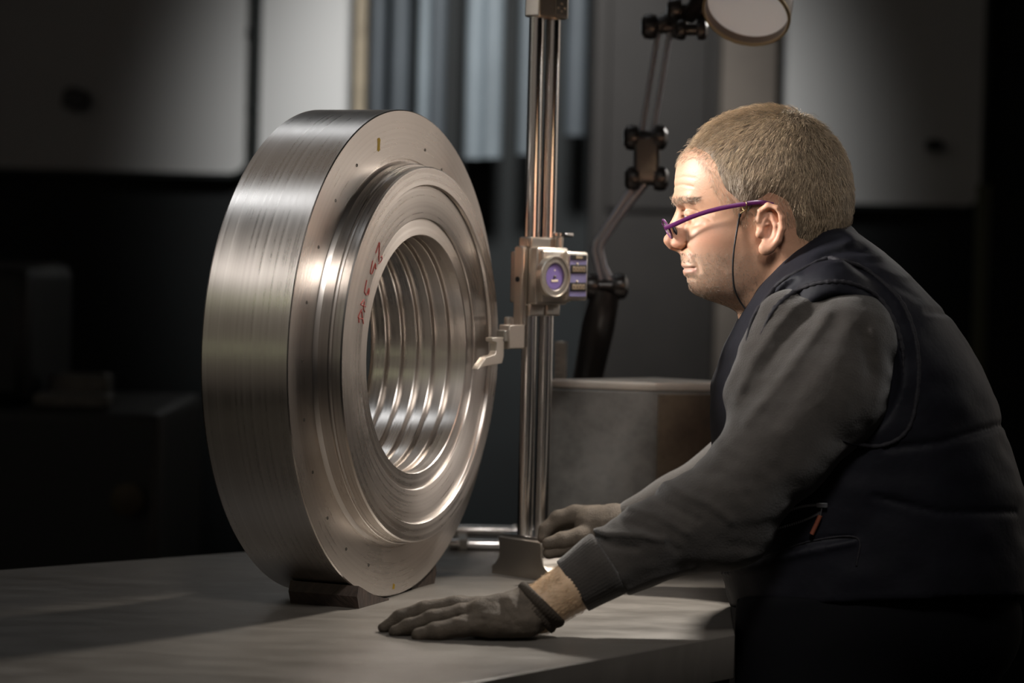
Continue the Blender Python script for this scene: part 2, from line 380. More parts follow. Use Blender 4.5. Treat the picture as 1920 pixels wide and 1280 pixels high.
# ------------------------------------------------------------------ bench
p1 = onz(1378, 1190, TABLE_Z); p0 = onz(880, 1280, TABLE_Z); f1 = onz(447, 1035, TABLE_Z); f0 = onz(69, 1063, TABLE_Z)
ed = (p1-p0).normalized(); fd = (f1-f0).normalized()
NL = p0-ed*0.9; FL = f0-fd*0.45; FR = f1+fd*1.0; NR = p1.copy(); BR = Vector((0.40, 3.95, TABLE_Z))
poly = [(v.x, v.y) for v in (NL, NR, Vector((.300, 3.42, 0)), BR, FR, FL)]
wb = empty('workbench', (0, 3.1, 0), 0, 'steel topped workbench that carries the ring, the height gauge and the gloved hand', 'workbench')
child_w(prism('bench_top', poly, TABLE_Z-.05, TABLE_Z, MT['bench'], None, None, bev=.0015), wb)
def inset(P, d):
    c = Vector((sum(x for x, _ in P)/len(P), sum(y for _, y in P)/len(P)))
    return [tuple(c+(Vector(p)-c)*(1-d)) for p in P]
child_w(prism('apron', inset(poly, .015), TABLE_Z-.22, TABLE_Z-.05, MT['benchside'], None, None, bev=.003), wb)
for v in inset([poly[i] for i in (0, 1, 3, 4, 5)], .12):
    child_w(box('leg', (v[0]-.05, v[1]-.05, 0), (v[0]+.05, v[1]+.05, TABLE_Z-.2), MT['benchside'], bev=.006), wb)

# ------------------------------------------------------------------ steel ring (axis = local z)
R = 0.3004; T = 0.1134; k = R/457.0
rm = Matrix((RT_, Vector((0, 0, 1)), RN)).transposed().to_4x4(); rm.translation = RING_C
ring = empty('machined_ring', RING_C, 0, 'large turned steel ring with stepped flange standing upright on the bench', 'machine part')
ring.matrix_world = rm
a1 = 0.0330
rb, rl, rc, rr = 352*k, 317*k, 255*k, 223*k
e = 0.0012
prof = [(-T, R-.003), (-T+.003, R), (-e, R), (0, R-e), (0, rb+.0095), (-.0012, rb+.0085), (-.0012, rb+.006), (.001, rb+.0045), (.004, rb+.003), (.0165, rb+.003), (.0172, rb+.0022),
        (.0172, rb-.0005), (.0195, rb-.0012), (.0215, rb), (a1-.0018, rb), (a1, rb-.0018), (a1, rl+.0006), (a1-.0006, rl), (a1-.0042, rl-.0008), (a1-.0046, rl-.0016),
        (a1-.0062, rc+.0012), (a1-.0066, rc), (a1-.0086, rc-.0004), (a1-.009, rc-.001), (a1-.009, rr+.001), (a1-.010, rr)]
z = a1-.010; end = -T
n_teeth = 6; pitch = (z-.004-end)/n_teeth
for i in range(n_teeth):
    s0 = z-.004-i*pitch if i else z
    s1 = z-.004-(i+1)*pitch
    prof += [(s0-.0005, rr), (s1+.0085, rr+.0005), (s1+.0075, rr+.0062), (s1+.0016, rr+.0062), (s1+.0006, rr+.0005)]
prof += [(end, rr+.001)]
lathe('ring_body', prof, (0, 0, 0), (0, 0, 1), MT['turned'], ring, n=256, sharp=20, close=True)
RI = rm.inverted()
def onface(px, py, off):
    r = Vector(ray(px, py)); c = Vector(CAM); pt = RING_C+RN*off
    t = (pt-c).dot(RN)/r.dot(RN); return RI @ (c+r*t)
for (x, y) in ((797, 281), (669, 310), (629, 376), (597, 463), (575, 567), (567, 677), (570, 787), (586, 885), (614, 971), (649, 1029), (691, 1059), (828, 318)):
    p = onface(x, y, 0)
    lathe('punch_mark', [(-.0004, .0016), (.0003, .0021), (.0006, .0017), (.0002, .0009), (-.0006, .0001)], (p.x, p.y, 0), (0, 0, 1), MT['darksteel'], ring, n=12)
p = onface(710, 271, 0)
prism('paint_mark', [(-.0035, -.007), (0, -.0085), (.0035, -.006), (.003, 0), (.0042, .006), (.001, .0085), (-.004, .007), (-.0028, .001)], .00005, .0004, MT['yellowpaint'], ring, Matrix.Translation((p.x, p.y, 0)), label='yellow paint mark')
p = onface(738, 1099, 0)
prism('paint_mark', [(-.003, -.003), (.002, -.0035), (.003, .002), (-.001, .004)], .00005, .0004, MT['yellowpaint'], ring, Matrix.Translation((p.x, p.y, 0)), label='small yellow paint dab')
def pen(strokes, name):
    bm = bmesh.new()
    for st in strokes:
        P = spline([(620+.15625*x, 440+.15625*y) for x, y in st], 4*len(st))
        pts = []
        for x, y in P:
            q = onface(x, y, a1-.005); rad = math.hypot(q.x, q.y)
            zz = np.interp(rad, [rc, rl], [a1-.0062, a1-.0046])+.0002 if rad > rc else a1-.0088
            pts.append((q.x, q.y, zz))
        bm_tube(bm, pts, .0006, 6)
    bm_obj(name, bm, MT['redpen'], ring, label='red handwritten number')
pen([[(545, 220), (568, 150), (590, 92), (588, 200), (590, 310), (610, 350), (650, 295), (638, 250), (612, 272)]], 'handwriting')
pen([[(510, 310), (495, 390), (484, 455), (505, 462), (545, 345), (548, 405), (568, 412), (525, 530)]], 'handwriting')
pen([[(438, 545), (420, 640), (414, 690), (440, 722), (470, 640), (466, 715), (488, 722), (510, 600)]], 'handwriting')
pen([[(410, 775), (366, 832), (395, 850), (430, 860)], [(418, 800), (402, 885), (432, 945)]], 'handwriting')
pen([[(378, 895), (335, 990), (372, 1005), (398, 1012)], [(378, 920), (392, 1010), (408, 1095)], [(340, 985), (346, 1055)]], 'handwriting')
# wooden chocks that stop the ring from rolling
def chock(side, ax0, ax1, x0, x1, hh, label):
    e_ = empty('wooden_chock', RING_C + RP*side*(x0+x1)/2 + Vector((0, 0, TABLE_Z-RING_C.z)), 0, label, 'chock', 'chocks under the ring')
    Mx = Matrix((RP*side, Vector((0, 0, 1)), RN)).transposed().to_4x4(); Mx.translation = RING_C+Vector((0, 0, TABLE_Z-RING_C.z))
    rz = lambda xx: max(.002, R-math.sqrt(R*R-xx*xx)-.0012)
    pts = [(x0, 0), (x1, 0), (x1+.006, hh*.5), (x1+.002, min(hh, rz(x1)))]
    for xx in np.linspace(x1-.008, x0, 6): pts.append((xx, min(hh, rz(xx))))
    bm = bmesh.new(); A = []; B = []
    for (x, y) in pts: A.append(bm.verts.new((x, y, ax0))); B.append(bm.verts.new((x, y, ax1)))
    bm.faces.new(A[::-1]); bm.faces.new(B)
    for i in range(len(pts)): bm.faces.new((A[i], A[(i+1) % len(pts)], B[(i+1) % len(pts)], B[i]))
    bm.transform(Mx)
    child_w(bm_obj('chock_wedge', bm, MT['wood'], None, sharp=30), e_)
chock(1, -.080, .012, .045, .128, .030, 'dark oily wooden chock under the shadowed outer side of the steel ring')
chock(-1, -.10, -.004, .055, .125, .028, 'brown wooden chock tucked under the far edge of the ring, beside the gauge')

# ------------------------------------------------------------------ height gauge (local x right along its face, -y front)
O = onz(997, 1076, TABLE_Z)
hg = empty('height_gauge', O, math.radians(45), 'twin column chrome height gauge with violet dial and scriber touching the ring', 'height gauge')
G = hg
yz = Matrix(((0, 0, 1, 0), (1, 0, 0, 0), (0, 1, 0, 0), (0, 0, 0, 1)))     # local (x,y,z)->(z? ) polygon (y,z) extruded along x
prism('base', [(.040, 0), (.040, .010), (.034, .014), (.028, .022), (.026, .032), (.028, .044), (.032, .050), (-.050, .050), (-.052, .044), (-.052, .030), (-.056, .020), (-.064, .014), (-.068, .010), (-.068, 0)],
      -.036, .036, MT['satin'], G, yz, bev=.0012)
box('base_plate', (-.030, -.048, .050), (.030, .028, .0545), MT['chrome'], G, .001)
CT = .742
for sx in (-1, 1):
    rod('column_rod', (sx*.0158, 0, .052), (sx*.0158, 0, CT), .0098, MT['chrome'], G, 40)
rod('rack_rod', (0.0, .006, .052), (0.0, .006, CT), .0042, MT['chrome'], G, 20)
cap = box('top_cap', (-.027, -.016, CT-.004), (.029, .012, CT+.05), MT['satin'], G, .003)
box('emblem_plate', (.003, -.0168, CT+.002), (.025, -.0155, CT+.03), MT['steel'], cap, .0004)
for i, (xx, zz) in enumerate(((.012, .010), (.018, .016), (.024, .010), (.018, .006))):
    box('emblem_mark', (xx-.006, -.0176, CT+zz-.0015), (xx-.002, -.0167, CT+zz+.0015), MT['cream'], cap, .0003)
sl = box('slider_body', (-.028, -.024, .360), (.032, .012, .436), MT['satin'], G, .004, 3)
box('slider_face', (-.026, -.033, .364), (.030, -.022, .432), MT['satin'], G, .003, 3)
box('top_collar', (-.028, -.012, .434), (.029, .012, .449), MT['satin'], G, .0025)
box('lower_collar', (-.028, -.012, .345), (.0, .012, .361), MT['satin'], G, .002)
box('lower_collar', (.003, -.012, .345), (.030, .012, .361), MT['satin'], G, .002)
DC = (-.012, -.033, .3975)
dial = lathe('dial_ring', [(0, .0275), (.009, .0280), (.0112, .0270), (.0112, .0255), (.0098, .0248), (.0098, .0185), (.0085, .0178), (0, .0178)], DC, (0, -1, 0), MT['satin'], G, 64, 25)
lathe('dial_face', [(0.0, .0178), (.0075, .0178), (.0078, .0176)], DC, (0, -1, 0), MT['purple'], dial, 48)
for i in range(40):
    a = 2*math.pi*i/40; rr0, rr1 = .0158, .0174
    Mx = Matrix.Translation(Vector(DC)+Vector((0, -.0079, 0))) @ Matrix.Rotation(a, 4, 'Y')
    box('dial_tick', (-.0004, -.0003, rr0), (.0004, .0002, rr1), MT['blackmark'], dial, 0, M=Mx)
box('dial_label', (DC[0]-.0062, DC[1]-.0083, DC[2]-.0068), (DC[0]+.0062, DC[1]-.0077, DC[2]-.0036), MT['cream'], dial, .0002)
box('dial_label', (DC[0]-.0012, DC[1]-.0083, DC[2]+.0076), (DC[0]+.0012, DC[1]-.0077, DC[2]+.0094), MT['cream'], dial, .0002)
lathe('dial_hub', [(0, .0022), (.0014, .0020), (.0018, .0008)], (DC[0], DC[1]-.0077, DC[2]), (0, -1, 0), MT['steel'], dial, 20)
# counter housing at the right of the dial
ch = box('counter_housing', (.012, -.0405, .366), (.053, -.016, .431), MT['satin'], G, .004, 3)
box('counter_plate', (.0165, -.0412, .3715), (.0485, -.0400, .4255), MT['violet'], ch, .0004)
for zc in (.4235, .4080, .3845):
    hh = .0058 if zc < .42 else .0032
    w = box('counter_window', (.0172, -.0422, zc-hh), (.0478, -.0408, zc+hh), MT['blackmark'], ch, .0006)
    for i in range(4 if zc < .42 else 1):
        x0 = .0205+i*.0062 if zc < .42 else .026
        ww = .0052 if zc < .42 else .0125
        box('counter_drum', (x0, -.0430, zc-hh*.6), (x0+ww, -.0420, zc+hh*.6), MT['beige'], w, .0004)
        if zc < .42: box('counter_digit', (x0+.0018, -.0433, zc-hh*.35), (x0+.003, -.0429, zc+hh*.35), MT['blackmark'], w, 0)
for zc in (.4148, .3918):
    lathe('push_pin', [(0, .0017), (.0012, .0016), (.0018, .0007)], (.030, -.0410, zc), (0, -1, 0), MT['cream'], ch, 14)
# clamp lever on the top of the slider
kn = rod('clamp_knob', (.022, -.014, .436), (.022, -.014, .450), .006, MT['satin'], G, 24)
prism('clamp_lever', [(-.005, -.006), (.004, -.007), (.022, -.004), (.026, 0), (.022, .005), (.004, .007), (-.005, .005)], .450, .456, MT['chrome'], G, Matrix.Translation((.024, -.014, 0)), bev=.0015)
# left arm plate and scriber
pl = box('arm_plate', (-.038, -.008, .331), (-.0285, .010, .437), MT['satin'], G, .003)
lathe('screw_hole', [(0, .0036), (.0006, .0036), (.0008, .003)], (-.0380, .002, .393), (-1, 0, 0), MT['blackmark'], pl, 20)
box('arm_rib', (-.036, .010, .362), (-.028, .018, .430), MT['steel'], G, .002)
SX = Matrix.Translation((-.031, .0, 0)) @ Matrix.Rotation(math.radians(16), 4, 'Z')
sc_ = box('scriber_clamp', (-.046, -.008, .302), (-.004, .008, .334), MT['satin'], G, .0015, M=SX)
lathe('clamp_screw', [(0, .0062), (.008, .0062), (.010, .0045)], SX @ Vector((-.034, 0, .334)), (0, 0, 1), MT['satin'], sc_, 20)
box('clamp_bar', (-.056, -.006, .312), (-.045, .006, .327), MT['steel'], sc_, .001, M=SX)
SXZ = SX @ XZ
prism('scriber', [(-.086, .318), (-.054, .318), (-.054, .293), (-.058, .284), (-.100, .281), (-.122, .278), (-.100, .293), (-.078, .296), (-.074, .300), (-.074, .311), (-.086, .313)], -.005, .005, MT['satin'], G, SXZ, bev=.0008)

# ------------------------------------------------------------------ chrome bar tool lying behind the gauge
b0 = onz(842, 1030, TABLE_Z); b1 = onz(1012, 1033, TABLE_Z)
bt = empty('bar_gauge', b0, 0, 'chrome twin bar measuring tool lying on the bench behind the height gauge', 'measuring tool')
dv = (b1-b0).normalized(); nv = Vector((0, 0, 1)).cross(dv)
child_w(rod('bar', b0+Vector((0, 0, .008)), b1+Vector((0, 0, .008)), .008, MT['chrome']), bt)
child_w(rod('bar', b0+nv*.085+Vector((.0, 0, .018)), b1+nv*.085+Vector((0, 0, .018)), .009, MT['chrome']), bt)
for w_ in (.02, .16):
    child_w(box('cross_block', (-.007, -.008, 0), (.007, .095, .016), MT['steel'], None, .002, M=Matrix.Translation(b0+dv*w_) @ Matrix(((dv.x, nv.x, 0, 0), (dv.y, nv.y, 0, 0), (0, 0, 1, 0), (0, 0, 0, 1)))), bt)
for w_, q_ in ((.005, .03), (.005, .055), (.10, .085)):
    c = b0+dv*w_+nv*q_; child_w(lathe('knurled_knob', [(0, .004), (.002, .0075), (.010, .0075), (.013, .004)], c+Vector((0, 0, .0155)), (0, 0, 1), MT['chrome'], None, 20), bt)
# upright steel rule behind the column
r0 = onz(1043, 1014, TABLE_Z)
ur = empty('upright_rule', r0, 0, 'upright dull steel rule standing on the bench just behind the gauge column', 'ruler')
zt = W(1043, 640, (r0.y)).z
child_w(box('rule_blade', r0+Vector((-.009, -.003, .01)), Vector((r0.x+.009, r0.y+.003, zt)), MT['steel'], None, .0006), ur)
child_w(box('rule_foot', r0+Vector((-.024, -.03, 0)), r0+Vector((.024, .03, .022)), MT['steel'], None, .002), ur)
for i in range(24):
    zz = r0.z+.04+i*(zt-r0.z-.05)/24
    child_w(box('graduation', Vector((r0.x-.0088, r0.y-.0034, zz)), Vector((r0.x-(.002 if i % 5 else -.004), r0.y-.0029, zz+.0008)), MT['blackmark'], None, 0), ur)
# ------------------------------------------------------------------ cast iron block
DB = 3.46
kc = W(1229, 717, DB); hz = kc.z-TABLE_Z
blk = empty('iron_block', (kc.x, kc.y, TABLE_Z), 0, 'heavy dark grey cast iron block with a stained end standing behind the gloved hand', 'block')
# corner facing the camera at origin, faces go left-back and right-back
aL, aR = math.radians(168), math.radians(18)
dl = Vector((math.cos(aL), math.sin(aL), 0)); dr_ = Vector((math.cos(aR), math.sin(aR), 0))
L1, L2 = .150, .16
bm = bmesh.new()
pts = [(0, 0), tuple((dr_*L2)[:2]), tuple((dr_*L2+dl*L1+Vector((0, .06, 0)))[:2]), tuple((dl*L1)[:2])]
Mb = Matrix.Translation((kc.x, kc.y, TABLE_Z))
child_w(prism('block_body', pts, 0.0, hz-.012, MT['iron'], None, Mb, bev=.004), blk)
child_w(prism('top_plate', pts, hz-.012, hz, MT['blocktop'], None, Mb, bev=.003), blk)
nrm = Vector((dr_.y, -dr_.x, 0))
Me = Matrix((dr_, nrm, Vector((0, 0, 1)))).transposed().to_4x4(); Me.translation = (kc.x, kc.y, TABLE_Z)
child_w(box('end_plate', (.004, 0, .004), (L2-.004, .004, hz-.016), MT['rust'], None, .001, M=Me, label='brown stained end plate'), blk)

# ------------------------------------------------------------------ desk lamp
DL = 3.62
def LP(x, y, D=DL): return W(x, y, D)
base = onz(1092, 965, TABLE_Z)
base = Vector((W(1082, 900, 3.80).x, W(1082, 900, 3.80).y, TABLE_Z))
lamp = empty('desk_lamp', base, 0, 'jointed black workshop lamp with white lit shade hanging above the man', 'lamp')
def C(o): return child_w(o, lamp)
C(lathe('lamp_base', [(0, .05), (.008, .052), (.02, .046), (.03, .02), (.04, .018)], base, (0, 0, 1), MT['lampblack'], None, 40))
C(tube('lower_post', [base+Vector((0, 0, .03)), LP(1100, 720, 3.74), LP(1122, 610), LP(1136, 548)], [.019, .022, .024, .021], MT['lampblack'], None, 20))
def joint(p, w, r, name='joint'):
    x = Vector(RT); j = C(lathe(name, [(-w, r*.55), (-w*.86, r*.92), (-w*.6, r), (-w*.35, r*.9), (-w*.3, r*.55), (w*.3, r*.55), (w*.35, r*.9), (w*.6, r), (w*.86, r*.92), (w, r*.55)], p, x, MT['lampblack'], None, 28)); return j
joint(LP(1135, 537), 0.0326, 0.0194)
def twin(a, b, gap, r, extra=None):
    x = Vector(RT)
    for s in (-1, 1):
        pts = [a+x*gap*s] + ([e+x*gap*s*.6 for e in extra] if extra else []) + [b+x*gap*s]
        C(tube('arm_rod', pts, r, MT['lamparm'], None, 10))
twin(LP(1137, 530), LP(1200, 345), .007, .0062, [LP(1126, 500), LP(1119, 470), LP(1122, 455), LP(1160, 400)])
joint(LP(1212, 335), 0.0315, 0.0181); joint(LP(1210, 258), 0.0315, 0.0187)
C(box('joint_block', (-.016, -.012, -.0), (.022, .012, .070), MT['lampblack'], None, .005, M=Matrix.Translation(LP(1208, 345)) @ Matrix.Rotation(-.02, 4, 'Y')))
twin(LP(1213, 252), LP(1245, 62), .0085, .0045)
joint(LP(1246, 50), 0.0336, 0.0187)
C(tube('head_bracket', [LP(1232, 50), LP(1262, 34), LP(1285, 20)], [.012, .013, .012], MT['lampblack'], None, 12))
joint(LP(1292, 18, 3.58), 0.0315, 0.0163); joint(LP(1296, 56, 3.56), 0.0231, 0.0150)
C(tube('head_stem', [LP(1292, 30, 3.58), LP(1325, -20, 3.52), LP(1385, -95, 3.44)], [.012, .013, .014], MT['lampblack'], None, 12))
sh_c = W(1399, 27, 3.36)                                  # centre of the opening
ax = Vector((RT*(-0.14)+DN*0.80-FWD*0.56)).normalized()   # where the shade points
ax = Vector(RT*(-0.26)+DN*0.78-FWD*0.57).normalized()
rO = .0585
sh = C(lathe('lamp_shade', [(0, rO), (-.004, rO+.0012), (-.03, rO*.985), (-.075, rO*.90), (-.105, rO*.72), (-.125, rO*.42), (-.140, rO*.30), (-.150, rO*.28),
       (-.148, rO*.20), (-.120, rO*.36), (-.100, rO*.68), (-.072, rO*.86), (-.03, rO*.95), (-.003, rO*.965)], sh_c, ax, MT['lampshade'], None, 64, 60, close=True))
lathe('shade_rim', [(-.003, rO*.962), (.0015, rO*.97), (.002, rO*.995), (0, rO*1.03), (-.004, rO*1.03)], sh_c, ax, MT['lamprim'], sh, 64, 60, close=True)
lathe('diffuser', [(-.024, rO*.2), (-.020, rO*.6), (-.014, rO*.95), (-.015, rO*.955), (-.026, rO*.6)], sh_c, ax, MT['lampdiff'], sh, 64, 60)
lsp = spot('lamp_bulb_light', sh_c+ax*.004, sh_c+ax, 56, 76, .9, (1, .93, .84), .04)
child_w(lsp, lamp)
# ------------------------------------------------------------------ distance-field sculpting (units: px at the man's depth, ~0.645 mm)
f32 = np.float32
def axes(lo, hi, st):
    U = np.arange(lo[0], hi[0]+st, st, dtype=f32)[:, None, None]; V = np.arange(lo[1], hi[1]+st, st, dtype=f32)[None, :, None]
    D = np.arange(lo[2], hi[2]+st, st, dtype=f32)[None, None, :]
    return U, V, D
def smin(a, b, k):
    h = np.clip(0.5+0.5*(b-a)/k, 0, 1); return b*(1-h)+a*h-k*h*(1-h)
def smax(a, b, k): return -smin(-a, -b, k)
def ell(X, c, r):
    q = [(X[i]-c[i])/r[i] for i in range(3)]
    k0 = np.sqrt(q[0]**2+q[1]**2+q[2]**2); k1 = np.sqrt((q[0]/r[0])**2+(q[1]/r[1])**2+(q[2]/r[2])**2)+1e-9
    return k0*(k0-1)/k1
def cap(X, a, b, ra, rb):
    a = np.array(a, f32); b = np.array(b, f32); d = b-a
    t = ((X[0]-a[0])*d[0]+(X[1]-a[1])*d[1]+(X[2]-a[2])*d[2])/float(d@d); t = np.clip(t, 0, 1)
    return np.sqrt((X[0]-a[0]-t*d[0])**2+(X[1]-a[1]-t*d[1])**2+(X[2]-a[2]-t*d[2])**2)-(ra+(rb-ra)*t)
def chain(X, pts, k):
    """pts = [(u, v, d, r)]"""
    f = None
    for p, q in zip(pts, pts[1:]):
        g = cap(X, p[:3], q[:3], p[3], q[3]); f = g if f is None else smin(f, g, k)
    return f
def line2(U, V, pts):
    """2-D distance to a polyline in (u, v)"""
    best = None
    for p, q in zip(pts, pts[1:]):
        dx, dy = q[0]-p[0], q[1]-p[1]; L = dx*dx+dy*dy+1e-9
        t = np.clip(((U-p[0])*dx+(V-p[1])*dy)/L, 0, 1)
        d = (U-p[0]-t*dx)**2+(V-p[1]-t*dy)**2; best = d if best is None else np.minimum(best, d)
    return np.sqrt(best)
def brush(U, V, pts, amp, sig): return amp*np.exp(-(line2(U, V, pts)/sig)**2)
def polydist(U, V, poly):
    """signed 2-D distance, positive inside"""
    d = line2(U, V, list(poly)+[poly[0]]); ins = np.zeros(np.broadcast(U, V).shape, bool); n = len(poly)
    for i in range(n):
        x1, y1 = poly[i]; x2, y2 = poly[(i+1) % n]
        if y1 == y2: continue
        ins ^= ((y1 > V) != (y2 > V)) & (U < (x2-x1)*(V-y1)/(y2-y1)+x1)
    return np.where(ins, d, -d)
def vnoise(X, sc, seed):
    """smooth value noise in about -1..1 ; sc = cell size per axis"""
    r = np.random.default_rng(seed); G = r.uniform(-1, 1, (24, 24, 24)).astype(f32); out = 0
    I = []; Fr = []
    for i in range(3):
        q = X[i]/sc[i]+300.0; b = np.floor(q); I.append(b.astype(np.int32)); t = (q-b).astype(f32); Fr.append(t*t*(3-2*t))
    for a in (0, 1):
        for b in (0, 1):
            for c in (0, 1):
                w = (Fr[0] if a else 1-Fr[0])*(Fr[1] if b else 1-Fr[1])*(Fr[2] if c else 1-Fr[2])
                out = out+w*G[(I[0]+a) % 24, (I[1]+b) % 24, (I[2]+c) % 24]
    return out
def nets(F, lo, st):
    n = F.shape; ins = F < 0
    c = [(i, j, k) for i in (0, 1) for j in (0, 1) for k in (0, 1)]
    sl = lambda A, o: A[o[0]:n[0]-1+o[0], o[1]:n[1]-1+o[1], o[2]:n[2]-1+o[2]]
    cnt = sum(sl(ins, o).astype(np.int8) for o in c)
    mix = (cnt > 0) & (cnt < 8); idx = np.argwhere(mix)
    vid = np.full(mix.shape, -1, np.int32); vid[mix] = np.arange(len(idx))
    val = {o: F[idx[:, 0]+o[0], idx[:, 1]+o[1], idx[:, 2]+o[2]] for o in c}
    acc = np.zeros((len(idx), 3)); num = np.zeros(len(idx))
    for o in c:
        for a in range(3):
            if o[a]: continue
            p = list(o); p[a] = 1; p = tuple(p); A, B = val[o], val[p]; cr = (A < 0) != (B < 0)
            t = np.where(cr, A/np.where(A == B, 1, A-B), 0)
            for q in range(3): acc[:, q] += np.where(cr, (t if q == a else o[q]), 0)
            num += cr
    P = np.array(lo)+(idx+acc/num[:, None])*st
    quads = []
    for a in range(3):
        b, c_ = (a+1) % 3, (a+2) % 3
        s0 = [slice(1, n[i]-1) for i in range(3)]; s1 = list(s0); s0[a] = slice(0, n[a]-1); s1[a] = slice(1, n[a])
        A = ins[tuple(s0)]; B = ins[tuple(s1)]
        for flip, M in ((False, A & ~B), (True, ~A & B)):
            e_ = np.argwhere(M)
            if not len(e_): continue
            off = np.array([1, 1, 1]); off[a] = 0; e_ = e_+off
            q = []
            for db, dc in ((-1, -1), (0, -1), (0, 0), (-1, 0)):
                z = e_.copy(); z[:, b] += db; z[:, c_] += dc; q.append(vid[z[:, 0], z[:, 1], z[:, 2]])
            q = np.stack(q, 1); quads.append(q[:, ::-1] if flip else q)
    return P, np.concatenate(quads)
def np_mesh(name, P, Q, mat_, parent=None, colors=None, attr='tint', raw=False, sharp=None, label=None):
    me = bpy.data.meshes.new(name); V = P if raw else pmap(P); k_ = Q.shape[1]
    me.vertices.add(len(V)); me.vertices.foreach_set('co', V.astype(f32).ravel())
    me.loops.add(Q.size); me.loops.foreach_set('vertex_index', Q.ravel().astype(np.int32))
    me.polygons.add(len(Q)); me.polygons.foreach_set('loop_start', np.arange(0, Q.size, k_, dtype=np.int32))
    if colors is not None:
        ca = me.color_attributes.new(attr, 'FLOAT_COLOR', 'POINT')
        ca.data.foreach_set('color', np.concatenate([colors, np.ones((len(colors), 1))], 1).astype(f32).ravel())
    me.update(calc_edges=True); me.validate()
    return fin(name, me, mat_, parent, True, sharp, label)
def keep_big(P, Q, minv=400):
    """drop stray islands"""
    lab = np.arange(len(P))
    for _ in range(400):
        m_ = lab[Q].min(1); new = lab.copy()
        for j in range(Q.shape[1]): np.minimum.at(new, Q[:, j], m_)
        new = new[new]
        if (new == lab).all(): break
        lab = new
    cnt = np.bincount(lab, minlength=len(P)); ok = cnt[lab] >= minv
    mp = np.cumsum(ok)-1; Q = Q[ok[Q].all(1)]; return P[ok], mp[Q]
def near_d(F, lo, st, u, v):
    """depth of the camera-side surface of a sampled field at (u, v)"""
    i = int(round((u-lo[0])/st)); j = int(round((v-lo[1])/st)); c = F[min(max(i, 0), F.shape[0]-1), min(max(j, 0), F.shape[1]-1)]
    w = np.argwhere(c < 0)
    if not len(w): return 0.0
    a = int(w[0][0]); t = 0 if a == 0 else c[a-1]/(c[a-1]-c[a]); return lo[2]+(a-1+t)*st

MT['hair'] = attr_mat('grey_blond_hair', 'tint', 0.5, spec=0.35)
MT['skin'] = attr_mat('weathered_skin', 'tint', 0.48, sss=0.12, bump=0.18, bscale=420, spec=0.4)
MT['hairbase'] = mat('hair_roots', (0.13, 0.092, 0.058), 0.7, var=0.35, vscale=60)
MT['sweat'] = mat('charcoal_sweatshirt', (0.040, 0.035, 0.031), 0.9, var=0.12, vscale=40, bump=0.5, bscale=500, sheen=0.25, spec=0.1)
MT['vest'] = mat('navy_quilted_vest', (0.008, 0.008, 0.0115), 0.62, var=0.15, vscale=20, bump=0.2, bscale=120, spec=0.15)
MT['vestedge'] = mat('vest_piping', (0.016, 0.015, 0.018), 0.7, bump=0.5, bscale=300, spec=0.2)
MT['trouser'] = mat('dark_work_trousers', (0.005, 0.005, 0.006), 0.85, spec=0.05)
MT['glove'] = mat('coated_work_glove', (0.078, 0.062, 0.047), 0.75, var=0.22, vscale=60, bump=0.6, bscale=700, spec=0.25)
MT['glovecuff'] = mat('glove_knit_cuff', (0.045, 0.036, 0.028), 0.85, bump=0.5, bscale=500, spec=0.15)
MT['frameplastic'] = mat('purple_spectacle_frame', (0.10, 0.016, 0.09), 0.28, coat=0.2)
MT['gold'] = mat('gold_ring', (0.75, 0.55, 0.28), 0.25, 1.0)
MT['zip'] = mat('zip_metal', (0.20, 0.20, 0.21), 0.4, 0.8)
MT['leather'] = mat('zip_pull_leather', (0.20, 0.055, 0.028), 0.6)
MT['eyewhite'] = mat('eye', (0.55, 0.50, 0.46), 0.15)
MT['iris'] = mat('iris', (0.05, 0.06, 0.07), 0.15)
MT['shoe'] = mat('shoe_leather', (0.015, 0.013, 0.012), 0.5)
gl = bpy.data.materials.new('spectacle_lens'); gl.use_nodes = True; b_ = gl.node_tree.nodes['Principled BSDF']
b_.inputs['Transmission Weight'].default_value = 0.95; b_.inputs['Roughness'].default_value = 0.02; b_.inputs['IOR'].default_value = 1.1
MT['lens'] = gl

man = empty('person', (0.40, 3.05, 0), 0, 'grey haired man in navy vest leaning on the bench and looking at the gauge', 'person')
# ---- head
lo, hi, st = (1232, 196, -136), (1612, 660, 136), 2.0
X = axes(lo, hi, st); U, V, D = X; AD = np.abs(D); XA = (U, V, AD)
vv = V.ravel()
def curve(tab, sig=5):
    a = np.array(tab, float); y = np.interp(np.arange(150, 1300), a[:, 0], a[:, 1])
    kx = np.arange(-20, 21); w = np.exp(-(kx/sig)**2); w /= w.sum()
    y = np.convolve(np.pad(y, 20, 'edge'), w, 'valid'); return np.interp(vv, np.arange(150, 1300), y).astype(f32)[None, :, None]
uf = curve([(280, 1288), (300, 1279), (320, 1274), (340, 1270), (360, 1267), (372, 1264), (380, 1266), (388, 1273), (398, 1280), (412, 1283), (430, 1284), (450, 1284), (464, 1281), (473, 1277),
            (482, 1276), (492, 1278), (500, 1281), (505, 1285), (511, 1286), (518, 1290), (526, 1291), (537, 1290.5), (545, 1294), (551, 1302), (557, 1314), (564, 1334), (572, 1357), (582, 1389), (592, 1420), (620, 1470), (700, 1490)], 3)
Wd = curve([(280, 84), (310, 92), (340, 96), (380, 97), (420, 99), (450, 98), (480, 94), (510, 88), (540, 80), (560, 72), (580, 60), (600, 50), (700, 50)], 8)
pw = curve([(280, 2.3), (400, 2.5), (440, 2.4), (500, 2.15), (560, 2.1), (700, 2.0)], 8)
uc = 1446.0
xx = np.where(U < uc, (uc-U)/(uc-uf), (U-uc)/90.0)
g = (np.abs(xx)**pw+(AD/Wd)**pw)**(1/pw)-1
face = g*Wd*0.9
face = smax(face, 285-V, 20); face = smax(face, V-600, 10)
